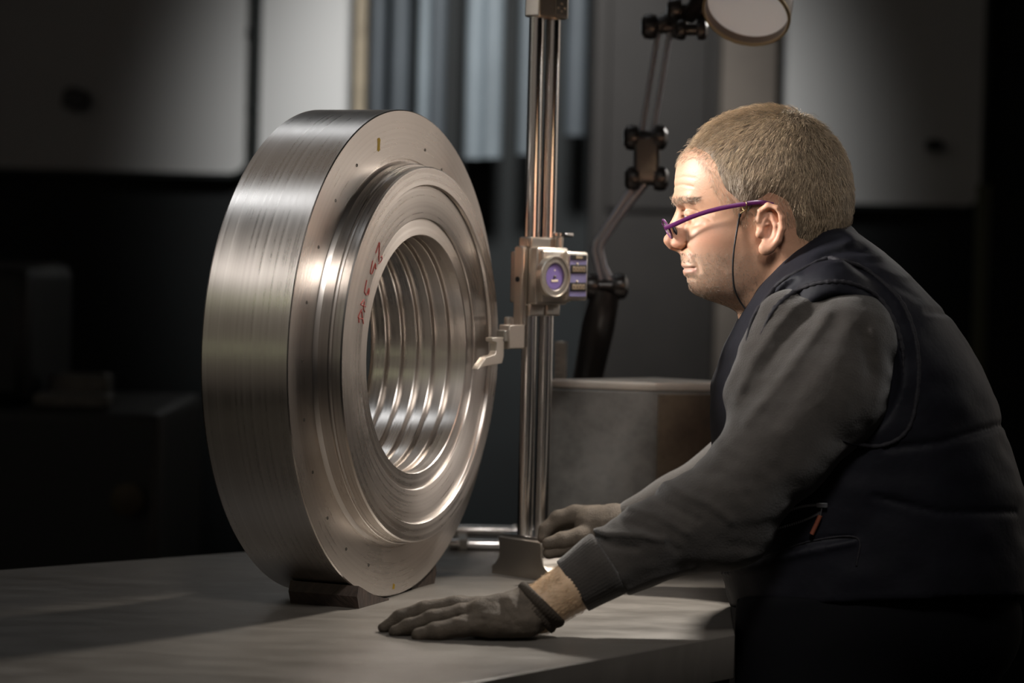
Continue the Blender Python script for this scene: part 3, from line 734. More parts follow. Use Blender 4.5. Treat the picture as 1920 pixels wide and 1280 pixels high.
sk = smin(ell(X, (1440, 342, 0), (146, 130, 113)), ell(X, (1388, 336, 0), (114, 100, 98)), 25)
sk = smin(sk, ell(X, (1492, 385, 0), (96, 95, 100)), 20)
neck = smin(cap(X, (1478, 450, 0), (1560, 640, 0), 84, 100), cap(X, (1440, 500, 0), (1490, 640, 0), 78, 92), 25)
H = smin(smin(face, sk, 22), neck, 24)
H = smin(H, ell(XA, (1340, 446, 64), (46, 34, 28)), 26)                 # cheek bone
H = smin(H, ell(XA, (1345, 500, 56), (62, 52, 31)), 30)                 # cheek
H = smin(H, cap(XA, (1272, 375, 10), (1296, 373, 58), 8, 8), 12)        # brow
H = smax(H, -ell(XA, (1276, 402, 40), (17, 13, 26)), 10)                # socket
H = smin(H, ell(XA, (1301, 401, 45), (19, 18, 20)), 4)                  # lid
nose = smin(cap(XA, (1281, 392, 0), (1264, 427, 0), 9, 11.5), ell(XA, (1258.5, 450, 0), (14.5, 13.5, 14)), 10)
nose = smin(nose, ell(XA, (1273, 457, 14), (14, 10.5, 10)), 5)
nose = smin(nose, cap(XA, (1260, 462, 0), (1278, 470, 0), 6.5, 5), 6)
nose = smin(nose, cap(XA, (1284, 400, 0), (1280, 440, 8), 14, 15), 10)
H = smin(H, nose, 7)
H = smax(H, -ell(XA, (1267, 465.5, 9.5), (7, 3.6, 4.5)), 2.5)           # nostril
H = H+brush(U, V, [(1288, 455), (1286, 463), (1278, 469)], 2.2, 3)*(AD > 6)      # wing crease
H = H+brush(U, V, [(1288, 464), (1300, 478), (1307, 492), (1311, 508)], 2.0, 4)   # fold beside the mouth
H = H+brush(U, V, [(1281, 503.5), (1294, 503), (1303, 502.5)], 3.0, 1.9)             # mouth line
H = H+brush(U, V, [(1285, 511), (1298, 509.5)], -1.8, 3.5)+brush(U, V, [(1279, 496), (1296, 498.5)], -1.5, 3)
H = H+brush(U, V, [(1286, 520), (1302, 522)], 2.0, 4)
H = H+brush(U, V, [(1281, 395.5), (1290, 392), (1304, 394), (1316, 402)], 2.0, 2)    # upper lid crease
H = H+brush(U, V, [(1281, 406), (1292, 408.5), (1306, 406.5)], 3.8, 2.4)               # lid edge
H = H+brush(U, V, [(1288, 420), (1302, 424), (1318, 420)], 1.3, 3)+brush(U, V, [(1316, 404), (1332, 412)], 1.2, 2)+brush(U, V, [(1318, 399), (1336, 400)], 1.0, 2)
H = H+brush(U, V, [(1266, 349), (1280, 346), (1300, 350)], 1.0, 2.2)+brush(U, V, [(1268, 334), (1284, 331), (1302, 334)], 0.7, 2.5)
H = H+brush(U, V, [(1390, 560), (1430, 530), (1455, 490)], 3.0, 14)                 # under the jaw
H0 = H
# ears
ear = chain(XA, [(1426, 432, 104, 6), (1422, 414, 108, 6), (1426, 396, 112, 6), (1440, 386, 117, 6.5), (1456, 391, 121, 6.5), (1466, 408, 122, 6.5), (1467, 428, 120, 6.5), (1459, 450, 116, 7), (1446, 465, 113, 8)], 3)
ear = smin(ear, ell(XA, (1445, 426, 108), (20, 42, 10)), 5)
ear = smin(ear, ell(XA, (1435, 466, 111), (13, 13, 8)), 8)
ear = smax(ear, -ell(XA, (1442, 430, 122), (12, 21, 13)), 6)
ear = smax(ear, -ell(XA, (1447, 403, 122), (11, 11, 8)), 6)
ear = smin(ear, chain(XA, [(1446, 402, 113, 4.5), (1455, 422, 115, 5), (1454, 442, 114, 5), (1442, 456, 112, 5)], 4), 3)
ear = smin(ear, ell(XA, (1424, 438, 108), (8, 9, 8)), 5)
ear = smin(ear, chain(XA, [(1440, 420, 112, 3), (1426, 424, 108, 3.5)], 3), 3)
H = smin(H, ear, 5)
P, Q = nets(H, lo, st); P, Q = keep_big(P, Q)
def skin_tint(P):
    u, v, d = P.T; base = np.array([0.45, 0.25, 0.158]); n = len(P)
    nz = vnoise((u, v, d), (14, 14, 14), 3)*.5+vnoise((u, v, d), (5, 5, 5), 4)*.5
    c = base*(1+0.07*nz)[:, None]
    def blend(c, w, col): return c*(1-w[:, None])+np.array(col)*w[:, None]
    gs = lambda cu, cv, su, sv: np.exp(-((u-cu)/su)**2-((v-cv)/sv)**2)
    red = np.clip(gs(1256, 450, 22, 20)*.55+gs(1325, 445, 40, 30)*.35+gs(1446, 425, 30, 55)*.5, 0, .7); c = blend(c, red, (0.52, 0.23, 0.155))
    st_ = np.clip((v-452)/40, 0, 1)*np.clip((u-1270)/20, 0, 1)*np.clip((1440-u)/60, 0, 1)*np.clip((600-v)/30, 0, 1)
    st_ *= 0.30+0.22*vnoise((u, v, d), (2.4, 2.4, 2.4), 8)
    c = blend(c, np.clip(st_, 0, .7), (0.36, 0.29, 0.23))
    lip = np.exp(-((v-507)/4.0)**2)*(u < 1306)*.7+np.exp(-((v-499)/3.)**2)*(u < 1304)*.3; c = blend(c, np.clip(lip, 0, .8), (0.46, 0.22, 0.19))
    pale = gs(1280, 335, 26, 40)*.25; c = blend(c, pale, (0.60, 0.42, 0.32))
    return np.clip(c, 0.01, 1)
headP, headQ, headC = P, Q, skin_tint(P)
# ---- hair cap
hl = [(1270, 300), (1284, 290), (1304, 290), (1322, 300), (1334, 318), (1340, 342), (1352, 364), (1372, 380), (1388, 398), (1392, 420), (1406, 424), (1414, 404), (1426, 386), (1446, 374), (1468, 386), (1478, 412),
      (1481, 442), (1490, 458), (1506, 462), (1530, 476), (1560, 500), (1600, 600), (1800, 600), (1800, 40), (1100, 40), (1180, 300)]
U2, V2 = U[:, :, 0], V[:, :, 0]
mk = polydist(U2, V2, hl).astype(f32)[:, :, None]
grow = 7+6*np.clip((250-V)/40, 0, 1)+3*np.clip((U-1520)/60, 0, 1)
hh = np.clip(mk*.3-4, -4, 1)*1.0+np.clip((mk-12)/50, 0, 1)*(grow-3)
HF = H0-hh+0.8*vnoise(X, (9, 20, 9), 11)*np.clip(mk/20, 0, 1)
HF = smax(HF, V-520, 4)
hp, hq = nets(HF, lo, st); hp, hq = keep_big(hp, hq)
mhp = polydist(hp[:, 0], hp[:, 1], hl)
ok = mhp > -3; mp = np.cumsum(ok)-1; hq = hq[ok[hq].all(1)]; hp = hp[ok]; hq = mp[hq]; mhp = mhp[ok]
np_mesh('hair_cap', hp, hq, MT['hairbase'], man)
nrm_ = np.zeros_like(hp); fn = np.cross(hp[hq[:, 1]]-hp[hq[:, 0]], hp[hq[:, 3]]-hp[hq[:, 0]])
for j in range(4): np.add.at(nrm_, hq[:, j], fn)
nrm_ /= np.linalg.norm(nrm_, axis=1)[:, None]+1e-9
def strands(roots, nor, dirs, length, width, lift, segs, cols, name, parent, m_, curl=0.0):
    n = len(roots); T_ = dirs-nor*(dirs*nor).sum(1)[:, None]; T_ /= np.linalg.norm(T_, axis=1)[:, None]+1e-9
    side = np.cross(T_, nor); ts = np.linspace(0, 1, segs+1); pts = []
    jit = rng.normal(0, 1, (n, 3))
    for t in ts:
        pts.append(roots+T_*(length*t)[:, None]+nor*((lift*(math.sin(t*2.2)))-.5*0)[:, None]-nor*(length*length*t*t*.0011)[:, None]+jit*(curl*length*t*t)[:, None])
    Vs = []; Fs = []
    for i, t in enumerate(ts):
        w = width*(1-.75*t)
        Vs += [pts[i]+side*w[:, None], pts[i]-side*w[:, None]*.5+nor*w[:, None]*.87, pts[i]-side*w[:, None]*.5-nor*w[:, None]*.87]
    Vs = np.stack(Vs, 1); b = np.arange(n)[:, None]*Vs.shape[1]
    for i in range(segs):
        for a, c in ((0, 1), (1, 2), (2, 0)):
            Fs.append(np.stack([b[:, 0]+3*i+a, b[:, 0]+3*i+3+a, b[:, 0]+3*i+3+c, b[:, 0]+3*i+c], 1))
    cc = np.repeat(cols, Vs.shape[1], 0)
    o = np_mesh(name, Vs.reshape(-1, 3), np.concatenate(Fs), m_, parent, cc); o['kind'] = 'stuff'; return o
cand = np.where(mhp > 1)[0]
NS = 22000
wgt = np.clip(mhp[cand]/48, .05, 1)**1.3; pk = rng.choice(cand, NS, p=wgt/wgt.sum()); r0_ = hp[pk]+rng.uniform(-1, 1, (NS, 3))-nrm_[pk]*2.0; n0 = nrm_[pk]
wh = np.array([1500, 222, 0.0]); dr0 = r0_-wh; dr0 /= np.linalg.norm(dr0, axis=1)[:, None]
dr0 = dr0+np.array([0.0, .35, 0])
tmpl = np.clip((1420-r0_[:, 0])/60, 0, 1)*np.clip((r0_[:, 1]-290)/30, 0, 1)
dr0 = dr0*(1-tmpl[:, None])+np.array([.15, 1.0, 0])*tmpl[:, None]
dr0 += rng.normal(0, .20, (NS, 3))+.35*np.stack([vnoise(r0_.T, (26, 26, 26), 71+i) for i in range(3)], 1)
top = np.clip((275-r0_[:, 1])/40, 0, 1)
ln = rng.uniform(13, 26, NS)*(1+.1*top)*np.clip(.3+mhp[pk]/40, .3, 1)
lf = rng.uniform(1.5, 8, NS)*np.clip(.3+mhp[pk]/50, .3, 1)+top*rng.uniform(0, 4, NS)
cl = np.array([0.50, 0.375, 0.245])*rng.uniform(.30, 1.45, (NS, 1))
gr = np.clip((1440-r0_[:, 0])/70, 0, 1)*np.clip((r0_[:, 1]-300)/40, 0, 1); gr = np.clip(gr+rng.uniform(-.2, .25, NS), 0, 1)
cl = cl*(1-gr[:, None])+np.array([0.50, 0.43, 0.35])*rng.uniform(.7, 1.2, (NS, 1))*gr[:, None]
strands(r0_, n0, dr0, ln, rng.uniform(.26, .46, NS), lf, 3, cl, 'hair', man, MT['hair'], .02)
# few spiky tufts at the front, eyebrows, stubble
sp = np.array([[1284, 290, -12], [1282, 285, 6], [1296, 268, -20], [1300, 262, 4], [1318, 243, -14], [1326, 238, 4], [1343, 224, -8], [1392, 208, -10], [1400, 206, 6], [1408, 206, -4]], float)
sp = np.repeat(sp, 5, 0)+rng.normal(0, 2, (50, 3)); sn = np.tile([-.5, -.85, 0.0], (50, 1)); sd_ = np.tile([-1, .1, 0.0], (50, 1))+rng.normal(0, .25, (50, 3))
strands(sp, sn, sd_, rng.uniform(8, 15, 50), np.full(50, .45), rng.uniform(3, 6, 50), 3, np.tile([.36, .28, .2], (50, 1)), 'hair_tuft', man, MT['hair'])
def surf_pick(mask, n, off=0.0):
    fn_ = np.cross(headP[headQ[:, 1]]-headP[headQ[:, 0]], headP[headQ[:, 3]]-headP[headQ[:, 0]]); N_ = np.zeros_like(headP)
    for j in range(4): np.add.at(N_, headQ[:, j], fn_)
    N_ /= np.linalg.norm(N_, axis=1)[:, None]+1e-9; c = np.where(mask)[0]; k_ = rng.choice(c, n)
    return headP[k_]+rng.uniform(-1, 1, (n, 3))+N_[k_]*off, N_[k_]
u, v, d = headP.T
hd = polydist(u, v, hl); hm = (hd > -9) & (hd < 16) & (v < 425) & (np.abs(d) < 112)
rr_, nn_ = surf_pick(hm, 1500, -.5); hdd = np.tile([.25, .9, 0], (1500, 1)); fr_ = rr_[:, 1] < 300; hdd[fr_] = [-.8, .5, 0]
strands(rr_, nn_, hdd+rng.normal(0, .35, (1500, 3)), rng.uniform(6, 15, 1500), rng.uniform(.2, .34, 1500), rng.uniform(1, 4, 1500), 3, np.array([.46, .37, .27])*rng.uniform(.5, 1.2, (1500, 1)), 'fine_hair', man, MT['hair'])
bm_ = (np.abs(v-376+.05*(u-1270)) < 5) & (u < 1312) & (np.abs(d) > 12) & (np.abs(d) < 78)
rr_, nn_ = surf_pick(bm_, 420)
strands(rr_, nn_, np.tile([.7, -.2, 0], (420, 1))+rng.normal(0, .4, (420, 3))-np.array([0, 0, .6])*(rr_[:, 2:3] < 0), rng.uniform(7, 13, 420), np.full(420, .38), rng.uniform(1, 4, 420), 3, np.tile([.30, .24, .18], (420, 1))*rng.uniform(.7, 1.3, (420, 1)), 'eyebrow', man, MT['hair'])
sm = (v > 474) & (u > 1276) & (u < 1425) & (v < 590) & ~((v > 493) & (v < 514) & (u < 1318)) & (d < 30)
sm &= rng.uniform(0, 1, len(u)) < np.clip(1.15-(u-1290)/160, .2, 1)
rr_, nn_ = surf_pick(sm, 5200, -.3)
strands(rr_, nn_, np.tile([.25, 1, 0], (5200, 1))+rng.normal(0, .6, (5200, 3)), rng.uniform(1.6, 3.6, 5200), np.full(5200, .30), np.full(5200, 1.2), 1, np.tile([.42, .34, .27], (5200, 1))*rng.uniform(.5, 1.2, (5200, 1)), 'stubble', man, MT['hair'])
# eyes
for sgn in (-1, 1):
    c = pmap([[1300.5, 402, sgn*45]])[0]; gz = pmap([[1290.5, 406, sgn*45]])[0]
    ey = lathe('eye', [(.0115*math.cos(a), .0115*math.sin(a)) for a in np.linspace(math.pi, .001, 14)], c, Vector(gz-c), MT['eyewhite'], man, 24)
    lathe('iris', [(.0107, .0001), (.0112, .003), (.0108, .0046)], c, Vector(gz-c), MT['iris'], ey, 20)

# ---- left forearm + hand (skin) and far hand, joined with the head into one body mesh
def chainN(X, L): return chain(X, L, 6)
lo2, hi2, st2 = (900, 1000, -430), (1260, 1230, -250), 3.0
X2 = axes(lo2, hi2, st2)
wr = chain(X2, [(1150, 1049, -334, 46), (1120, 1069, -337, 48), (1076, 1098, -342, 47), (1010, 1142, -348, 43), (960, 1160, -350, 36), (930, 1165, -350, 28)], 10)
wr = wr+1.0*vnoise(X2, (22, 22, 22), 5)
wp, wq = nets(wr, lo2, st2); wc = np.tile([0.50, 0.345, 0.22], (len(wp), 1))*(1+.08*vnoise(wp.T, (10, 10, 10), 2))[:, None]
body = np_mesh('body', headP, headQ, MT['skin'], man, headC)
np_mesh('forearm', wp, wq, MT['skin'], man, wc)
# hair on the wrist
fnw = np.cross(wp[wq[:, 1]]-wp[wq[:, 0]], wp[wq[:, 3]]-wp[wq[:, 0]]); Nw = np.zeros_like(wp)
for j in range(4): np.add.at(Nw, wq[:, j], fnw)
Nw /= np.linalg.norm(Nw, axis=1)[:, None]+1e-9
cw = np.where((wp[:, 0] > 985) & (wp[:, 0] < 1115) & (wp[:, 2] < -320) & (-.837*(wp[:, 0]-1076)+.547*(wp[:, 1]-1098) > 6))[0]; k_ = rng.choice(cw, 1300)
strands(wp[k_]+rng.uniform(-1.5, 1.5, (1300, 3)), Nw[k_], np.tile([-.8, .35, 0], (1300, 1))+rng.normal(0, .5, (1300, 3)), rng.uniform(6, 14, 1300), np.full(1300, .26), rng.uniform(1, 4, 1300), 3,
        np.tile([.62, .45, .27], (1300, 1))*rng.uniform(.6, 1.2, (1300, 1)), 'arm_hair', man, MT['hair'])

# ---- glove on the near hand
lo3, hi3, st3 = (688, 1096, -450), (1062, 1222, -250), 2.0
X3 = axes(lo3, hi3, st3); U, V, D = X3
def tz(u, v, r, lift=0.0):
    return tab_d(u, v+r)-0.0
def fing(pts, base):
    """(u, v, r); depth given by base shift from the table line under the tip"""
    return [(u_, v_, base+dd, r_) for (u_, v_, r_, dd) in pts]
F3 = chain(X3, fing([(925, 1166, 27, 12), (868, 1174, 20, 4), (818, 1184, 17, 0), (784, 1190.5, 13, 2)], -402), 8)
F2 = chain(X3, fing([(925, 1150, 27, 8), (866, 1150, 19, 0), (812, 1160, 17, -2), (768, 1174, 14.5, 0), (740, 1184, 11, 0)], -368), 8)
F1 = chain(X3, fing([(925, 1146, 27, 8), (852, 1137, 18.5, 0), (796, 1143, 16.5, 0), (750, 1158, 14.5, 0), (719, 1177, 11, 0)], -330), 8)
F0 = chain(X3, fing([(925, 1144, 27, 10), (862, 1134, 18, 4), (815, 1141, 16, 4), (775, 1155, 14, 6), (748, 1172, 11, 8)], -296), 8)
TH = chain(X3, [(975, 1160, -318, 26), (930, 1168, -284, 19), (885, 1175, -270, 14), (855, 1178, -268, 11)], 8)
palm = chain(X3, [(905, 1152, -372, 33), (950, 1152, -368, 38), (995, 1146, -356, 40)], 16)
palm = smin(palm, chain(X3, [(900, 1146, -322, 28), (950, 1148, -330, 34), (995, 1142, -346, 40)], 16), 14)
palm = smin(palm, chain(X3, [(925, 1170, -396, 28), (985, 1168, -384, 30)], 16), 14)
palm = smin(palm, chain(X3, [(985, 1144, -352, 44), (1020, 1132, -350, 50)], 10), 12)
fgs = np.minimum(np.minimum(F3, F2), np.minimum(F1, F0)); GL = smin(palm, smin(fgs, TH, 6), 9)
GL = GL+brush(U, V, [(938, 1128), (946, 1146), (960, 1162)], 3.2, 6)+brush(U, V, [(955, 1118), (968, 1140)], -2.0, 6)
GL = GL+brush(U, V, [(858, 1155), (880, 1160), (905, 1161)], 2.0, 4)+brush(U, V, [(905, 1160), (950, 1170), (975, 1172)], 1.2, 5)
GL = GL+1.0*vnoise(X3, (26, 12, 22), 21)+0.6*vnoise(X3, (9, 9, 9), 22)
# flat on the bench
tv = V-np.array([[ (lambda r_: 0)(0) ]], f32)
tabv = (640+FPX*0)                                             # bench line per depth
vt = np.array([ (lambda rr: rr)(0) ], f32)
def bench_v(dd):
    """image row of the bench plane at depth dd (col 880)"""
    a, b = 900.0, 1500.0
    for _ in range(40):
        m_ = (a+b)/2
        if tab_d(880, m_) > dd: a = m_
        else: b = m_
    return a
bv = np.array([bench_v(float(q)) for q in D.ravel()], f32)[None, None, :]
bv = bv-0.0235*(U-880)*1.0
GL = smax(GL, V-bv+0.5, 5)
GL = smax(GL, -(-.70*(U-1016)+.714*(V-1133)), 4)               # cut at the wrist
p_, q_ = nets(GL, lo3, st3); p_, q_ = keep_big(p_, q_)
gv = np_mesh('glove', p_, q_, MT['glove'], man, label='dark grey-brown work glove on the hand flat on the bench')
# knitted cuff of the glove
def ring_loft(name, c, axis, r_u, r_d, prof, m_, parent, n=56, ribs=0, ribamp=0):
    axis = np.array(axis, float); axis /= np.linalg.norm(axis); e1 = np.array([-axis[1], axis[0], 0]); e2 = np.cross(axis, e1)
    Vt = []; Qt = []
    for (a, dr) in prof:
        for j in range(n):
            t = 2*math.pi*j/n; rb_ = ribamp*math.cos(ribs*t)
            Vt.append(np.array(c)+axis*a+e1*(r_u+dr+rb_)*math.cos(t)+e2*(r_d+dr+rb_)*math.sin(t))
    m2 = len(prof)
    for i in range(m2):
        for j in range(n): Qt.append((i*n+j, i*n+(j+1) % n, ((i+1) % m2)*n+(j+1) % n, ((i+1) % m2)*n+j))
    return np_mesh(name, np.array(Vt), np.array(Qt)[:, ::-1], m_, parent)
ring_loft('glove_cuff', (1009, 1139, -350), (.70, -.714, 0), 49, 49, [(-18, -4), (-17, 2), (-10, 3.5), (-5, 2), (-2, 2), (0, 4), (5, 6.5), (11, 7), (16, 5), (18, 1), (16, -3), (8, -4), (0, -5)], MT['glovecuff'], man, 144, 48, 0.7)

# ---- glove on the far hand, holding the foot of the gauge
lo4, hi4, st4 = (985, 915, 170), (1240, 1090, 470), 3.0
X4 = axes(lo4, hi4, st4); U, V, D = X4
FH = chain(X4, [(1215, 985, 300, 40), (1150, 985, 300, 38), (1112, 985, 305, 36)], 14)
FH = smin(FH, chain(X4, [(1120, 972, 330, 27), (1078, 966, 335, 19), (1046, 972, 332, 15), (1024, 992, 328, 13), (1018, 1008, 322, 11)], 6), 8)
FH = smin(FH, chain(X4, [(1122, 980, 352, 25), (1080, 974, 362, 17), (1048, 980, 362, 15), (1030, 1000, 360, 12)], 6), 6)
FH = smin(FH, chain(X4, [(1120, 1000, 290, 22), (1086, 1006, 272, 17), (1054, 1012, 262, 15), (1028, 1019, 258, 12)], 6), 8)
FH = smin(FH, chain(X4, [(1120, 1005, 335, 24), (1082, 1020, 345, 17), (1050, 1030, 348, 14), (1030, 1036, 345, 12)], 6), 6)
FH = smin(FH, chain(X4, [(1120, 1010, 365, 22), (1090, 1030, 372, 15), (1064, 1040, 372, 13)], 6), 6)
FH = smax(FH, -chain(X4, [(1020, 988, 300, 12), (1060, 990, 300, 14)], 5), 5)
FH = FH+.9*vnoise(X4, (18, 14, 18), 31)
p_, q_ = nets(FH, lo4, st4); p_, q_ = keep_big(p_, q_)
np_mesh('glove', p_, q_, MT['glove'], man, label='work glove on the far hand gripping the foot of the gauge')

# ---- sleeves
lo5, hi5, st5 = (1050, 500, -436), (1760, 1190, -60), 4.0
X5 = axes(lo5, hi5, st5); U, V, D = X5
SL = chain(X5, [(1588, 640, -205, 98), (1545, 735, -232, 112), (1462, 835, -268, 100), (1380, 930, -292, 88), (1300, 975, -305, 78), (1215, 1020, -318, 70), (1150, 1056, -330, 64)], 30)
SL = smin(SL, chain(X5, [(1480, 610, -200, 68), (1420, 740, -240, 66)], 20), 30)
SL = smin(SL, ell(X5, (1330, 1010, -296), (120, 62, 62)), 30)
rd = lambda pts, a, s_: brush(U, V, pts, a, s_)
SL = SL+rd([(1541, 543), (1490, 576), (1452, 616), (1410, 680), (1380, 750)], -6, 10)+rd([(1548, 570), (1500, 605), (1470, 640), (1430, 700)], 4, 9)
SL = SL+rd([(1551, 587), (1516, 639), (1480, 690), (1440, 740), (1400, 790)], -7, 12)+rd([(1570, 610), (1545, 665), (1500, 720), (1450, 790)], 3, 14)
SL = SL+rd([(1640, 620), (1660, 700), (1640, 780)], -4, 14)+rd([(1615, 620), (1630, 700)], 4, 12)
SL = SL+rd([(1240, 900), (1280, 925), (1330, 945), (1370, 975)], -5, 9)+rd([(1225, 925), (1260, 950), (1310, 975)], 4, 8)
SL = SL+rd([(1180, 950), (1230, 965), (1290, 1000)], -4, 8)+rd([(1160, 975), (1210, 990), (1270, 1030)], 4, 8)
SL = SL+rd([(1108, 988), (1135, 1000), (1200, 1003), (1245, 1012)], -9, 8)+rd([(1115, 1008), (1150, 1024), (1195, 1028)], 6, 8)
SL = SL+rd([(1330, 830), (1390, 850), (1440, 900)], -4, 13)+rd([(1300, 880), (1360, 890), (1400, 930)], 3, 10)
SL = SL+rd([(1175, 1110), (1230, 1085), (1300, 1070)], -4, 9)
SL = SL+3.0*vnoise(X5, (60, 34, 60), 41)+1.4*vnoise(X5, (26, 18, 26), 42)
SL = smax(SL, -((U-1140)*.837+(V-1056)*-.547)-1, 4)
p_, q_ = nets(SL, lo5, st5); p_, q_ = keep_big(p_, q_)
np_mesh('sleeve', p_, q_, MT['sweat'], man, label='charcoal sweatshirt sleeve of the arm near the camera')
SLF, SLlo, SLst = SL, lo5, st5
# ribbed cuff
ring_loft('sleeve_cuff', (1110, 1075, -337), (-.837, .547, 0), 60, 58, [(-42, 1), (-36, 5), (-20, 4), (0, 1), (20, -2), (38, -4), (43, -5), (44, -8), (40, -10), (0, -8), (-40, -8)], MT['sweat'], man, 150, 50, 0.45)
# far sleeve
lo6, hi6, st6 = (1160, 520, 90), (1700, 1080, 400), 7.0
X6 = axes(lo6, hi6, st6)
FS = chain(X6, [(1570, 640, 200, 100), (1450, 830, 270, 84), (1370, 900, 300, 74), (1270, 950, 305, 60), (1200, 978, 300, 50)], 20)
FS = FS+3*vnoise(X6, (50, 40, 50), 51)
p_, q_ = nets(FS, lo6, st6); np_mesh('sleeve', p_, q_, MT['sweat'], man)

# ---- vest
lo7, hi7, st7 = (1310, 420, -330), (2010, 1180, 330), 6.0
X7 = axes(lo7, hi7, st7); U, V, D = X7; AD = np.abs(D); XA = (U, V, AD); vv = V.ravel()
uf = curve([(420, 1560), (470, 1470), (540, 1415), (580, 1394), (620, 1372), (650, 1356), (690, 1345), (717, 1334), (774, 1331), (830, 1334), (900, 1338), (1000, 1346), (1061, 1350), (1090, 1358), (1130, 1369), (1180, 1378)], 6)
ub = curve([(420, 1596), (434, 1601), (458, 1640), (500, 1690), (560, 1749), (594, 1783), (644, 1816), (684, 1839), (746, 1867), (841, 1896), (926, 1922), (1050, 1940), (1180, 1945)], 6)
wd_ = curve([(420, 90), (470, 120), (520, 190), (560, 225), (620, 245), (700, 255), (800, 252), (900, 245), (1000, 240), (1180, 238)], 8)
ucx = (uf+ub)/2; hw = (ub-uf)/2
gg = (np.abs((U-ucx)/hw)**2.6+(AD/wd_)**2.6)**(1/2.6)-1
VE = gg*np.minimum(hw, wd_)*.85
VE = smin(VE, cap(XA, (1545, 560, 0), (1560, 562, 190), 70, 72), 30)
VE = smax(VE, 428-V, 12); VE = smax(VE, V-1138+.05*np.clip(U-1430, 0, 400), 5)
# shoulder folds and quilting
q1 = lambda pts, a, s_: brush(U, V, pts, a, s_)
VE = VE+(q1([(1600, 452), (1540, 470), (1490, 505), (1440, 560)], -5, 9)+q1([(1620, 470), (1560, 480), (1505, 510)], 4, 7)+q1([(1650, 480), (1590, 480), (1530, 497), (1465, 530), (1410, 605), (1380, 690)], -6, 8)
     + q1([(1700, 520), (1640, 500), (1580, 488)], -3, 7)+q1([(1720, 560), (1660, 525), (1610, 505)], 3, 7))*(D < 40)
VE = VE+q1([(1740, 585), (1790, 590), (1830, 640)], 5, 6)+q1([(1660, 840), (1760, 830), (1900, 790)], 5, 6)+q1([(1640, 930), (1760, 960), (1900, 960)], 4, 6)
VE = VE+(q1([(1352, 1068), (1440, 1040), (1530, 1012), (1600, 1008)], 5, 4)+q1([(1356, 1074), (1450, 1048), (1600, 1016)], -5, 7))*(D < 0)
VE = VE+2.5*vnoise(X7, (50, 40, 50), 61)
# armholes
AH = ell((U, V, AD), (1578, 690, 265), (118, 140, 80))
VE = smax(VE, -AH, 8)
p_, q_ = nets(VE, lo7, st7); p_, q_ = keep_big(p_, q_)
vest = np_mesh('vest', p_, q_, MT['vest'], man, label='dark navy quilted work vest')
def vd(u_, v_, o_=-4):
    a = near_d(VE, lo7, st7, u_, v_); b = 0
    return a+o_
def vd2(u_, v_, o_=-4):
    return min(near_d(VE, lo7, st7, u_, v_), near_d(SLF, SLlo, SLst, u_, v_) if u_ < 1755 and 505 < v_ < 1185 else 0)+o_
def vtube(name, pts, r, m_, n=60, o_=-2, parent=vest, fn=vd2, rv=0.0, taper=False):
    Pp = spline(pts, n); dd = np.array([fn(x, y, o_) for x, y in Pp]); kx = np.ones(7)/7; dd = np.convolve(np.pad(dd, 3, 'edge'), kx, 'valid')
    rad = [(r+rv*math.sin(i*2.1)*.5)*S*(min(1, .15+i/12, .15+(n-1-i)/12) if taper else 1) for i in range(n)]
    return tube(name, [Vector(q) for q in pmap(np.column_stack([Pp, dd]))], rad, m_, parent, 10)
vtube('armhole_edge', [(1394, 676), (1408, 604), (1440, 556), (1467, 526), (1510, 503), (1549, 485), (1574, 488), (1621, 504), (1668, 542), (1696, 577), (1716, 634), (1722, 700), (1712, 780), (1690, 818), (1648, 836), (1600, 832), (1569, 822)], 4.5, MT['vestedge'], 110, 1, rv=1.5, taper=True)
vtube('armhole_piping', [(1425, 628), (1450, 582), (1482, 552), (1520, 534), (1560, 528), (1600, 533), (1645, 556), (1676, 602), (1692, 655), (1694, 700)], 4.5, MT['vestedge'], 80, 0, rv=2.2, taper=True)
# pocket zip with teeth, puller and leather tab
vtube('zip_tape', [(1425, 985), (1460, 968), (1500, 952), (1534, 948)], 2.4, MT['vestedge'], 30, -1, fn=vd)
vtube('zip_tape', [(1420, 1002), (1460, 988), (1505, 974), (1538, 958)], 2.4, MT['vestedge'], 30, -1, fn=vd)
bmz = bmesh.new()
for pts in ([(1425, 983), (1460, 966), (1500, 950), (1534, 946)], [(1420, 1003), (1460, 990), (1505, 976), (1538, 961)]):
    for x, y in spline(pts, 34):
        c = Vector(pmap([[x, y, vd(x, y, -4)]])[0]); bm_box(bmz, c-Vector((.0007, .0010, .0013)), c+Vector((.0007, .0010, .0013)), 0)
o = bm_obj('zip_teeth', bmz, MT['zip'], vest, False); o['kind'] = 'stuff'
c = Vector(pmap([[1542, 947, vd(1542, 947, -6)]])[0]); box('zip_slider', c-Vector((.0075, .002, .003)), c+Vector((.006, .002, .003)), MT['zip'], vest, .001)
vtube('zip_pull', [(1541, 952), (1538, 968)], 1.2, MT['zip'], 8, -6, fn=vd)
vtube('leather_tab', [(1538, 966), (1531, 982), (1522, 1001)], 4.2, MT['leather'], 12, -7, fn=vd, rv=.0).scale = (1, 1, 1)
vtube('pocket_seam', [(1356, 1068), (1440, 1042), (1520, 1014), (1606, 1008), (1606, 1060)], 2.0, MT['vestedge'], 40, -1, fn=vd)
# bright front zip of the vest
tube('front_zip', [Vector(q) for q in pmap([[1345, 690, -8], [1342, 698, -8], [1338, 708, -8]])], .0016, MT['zip'], vest, 8)
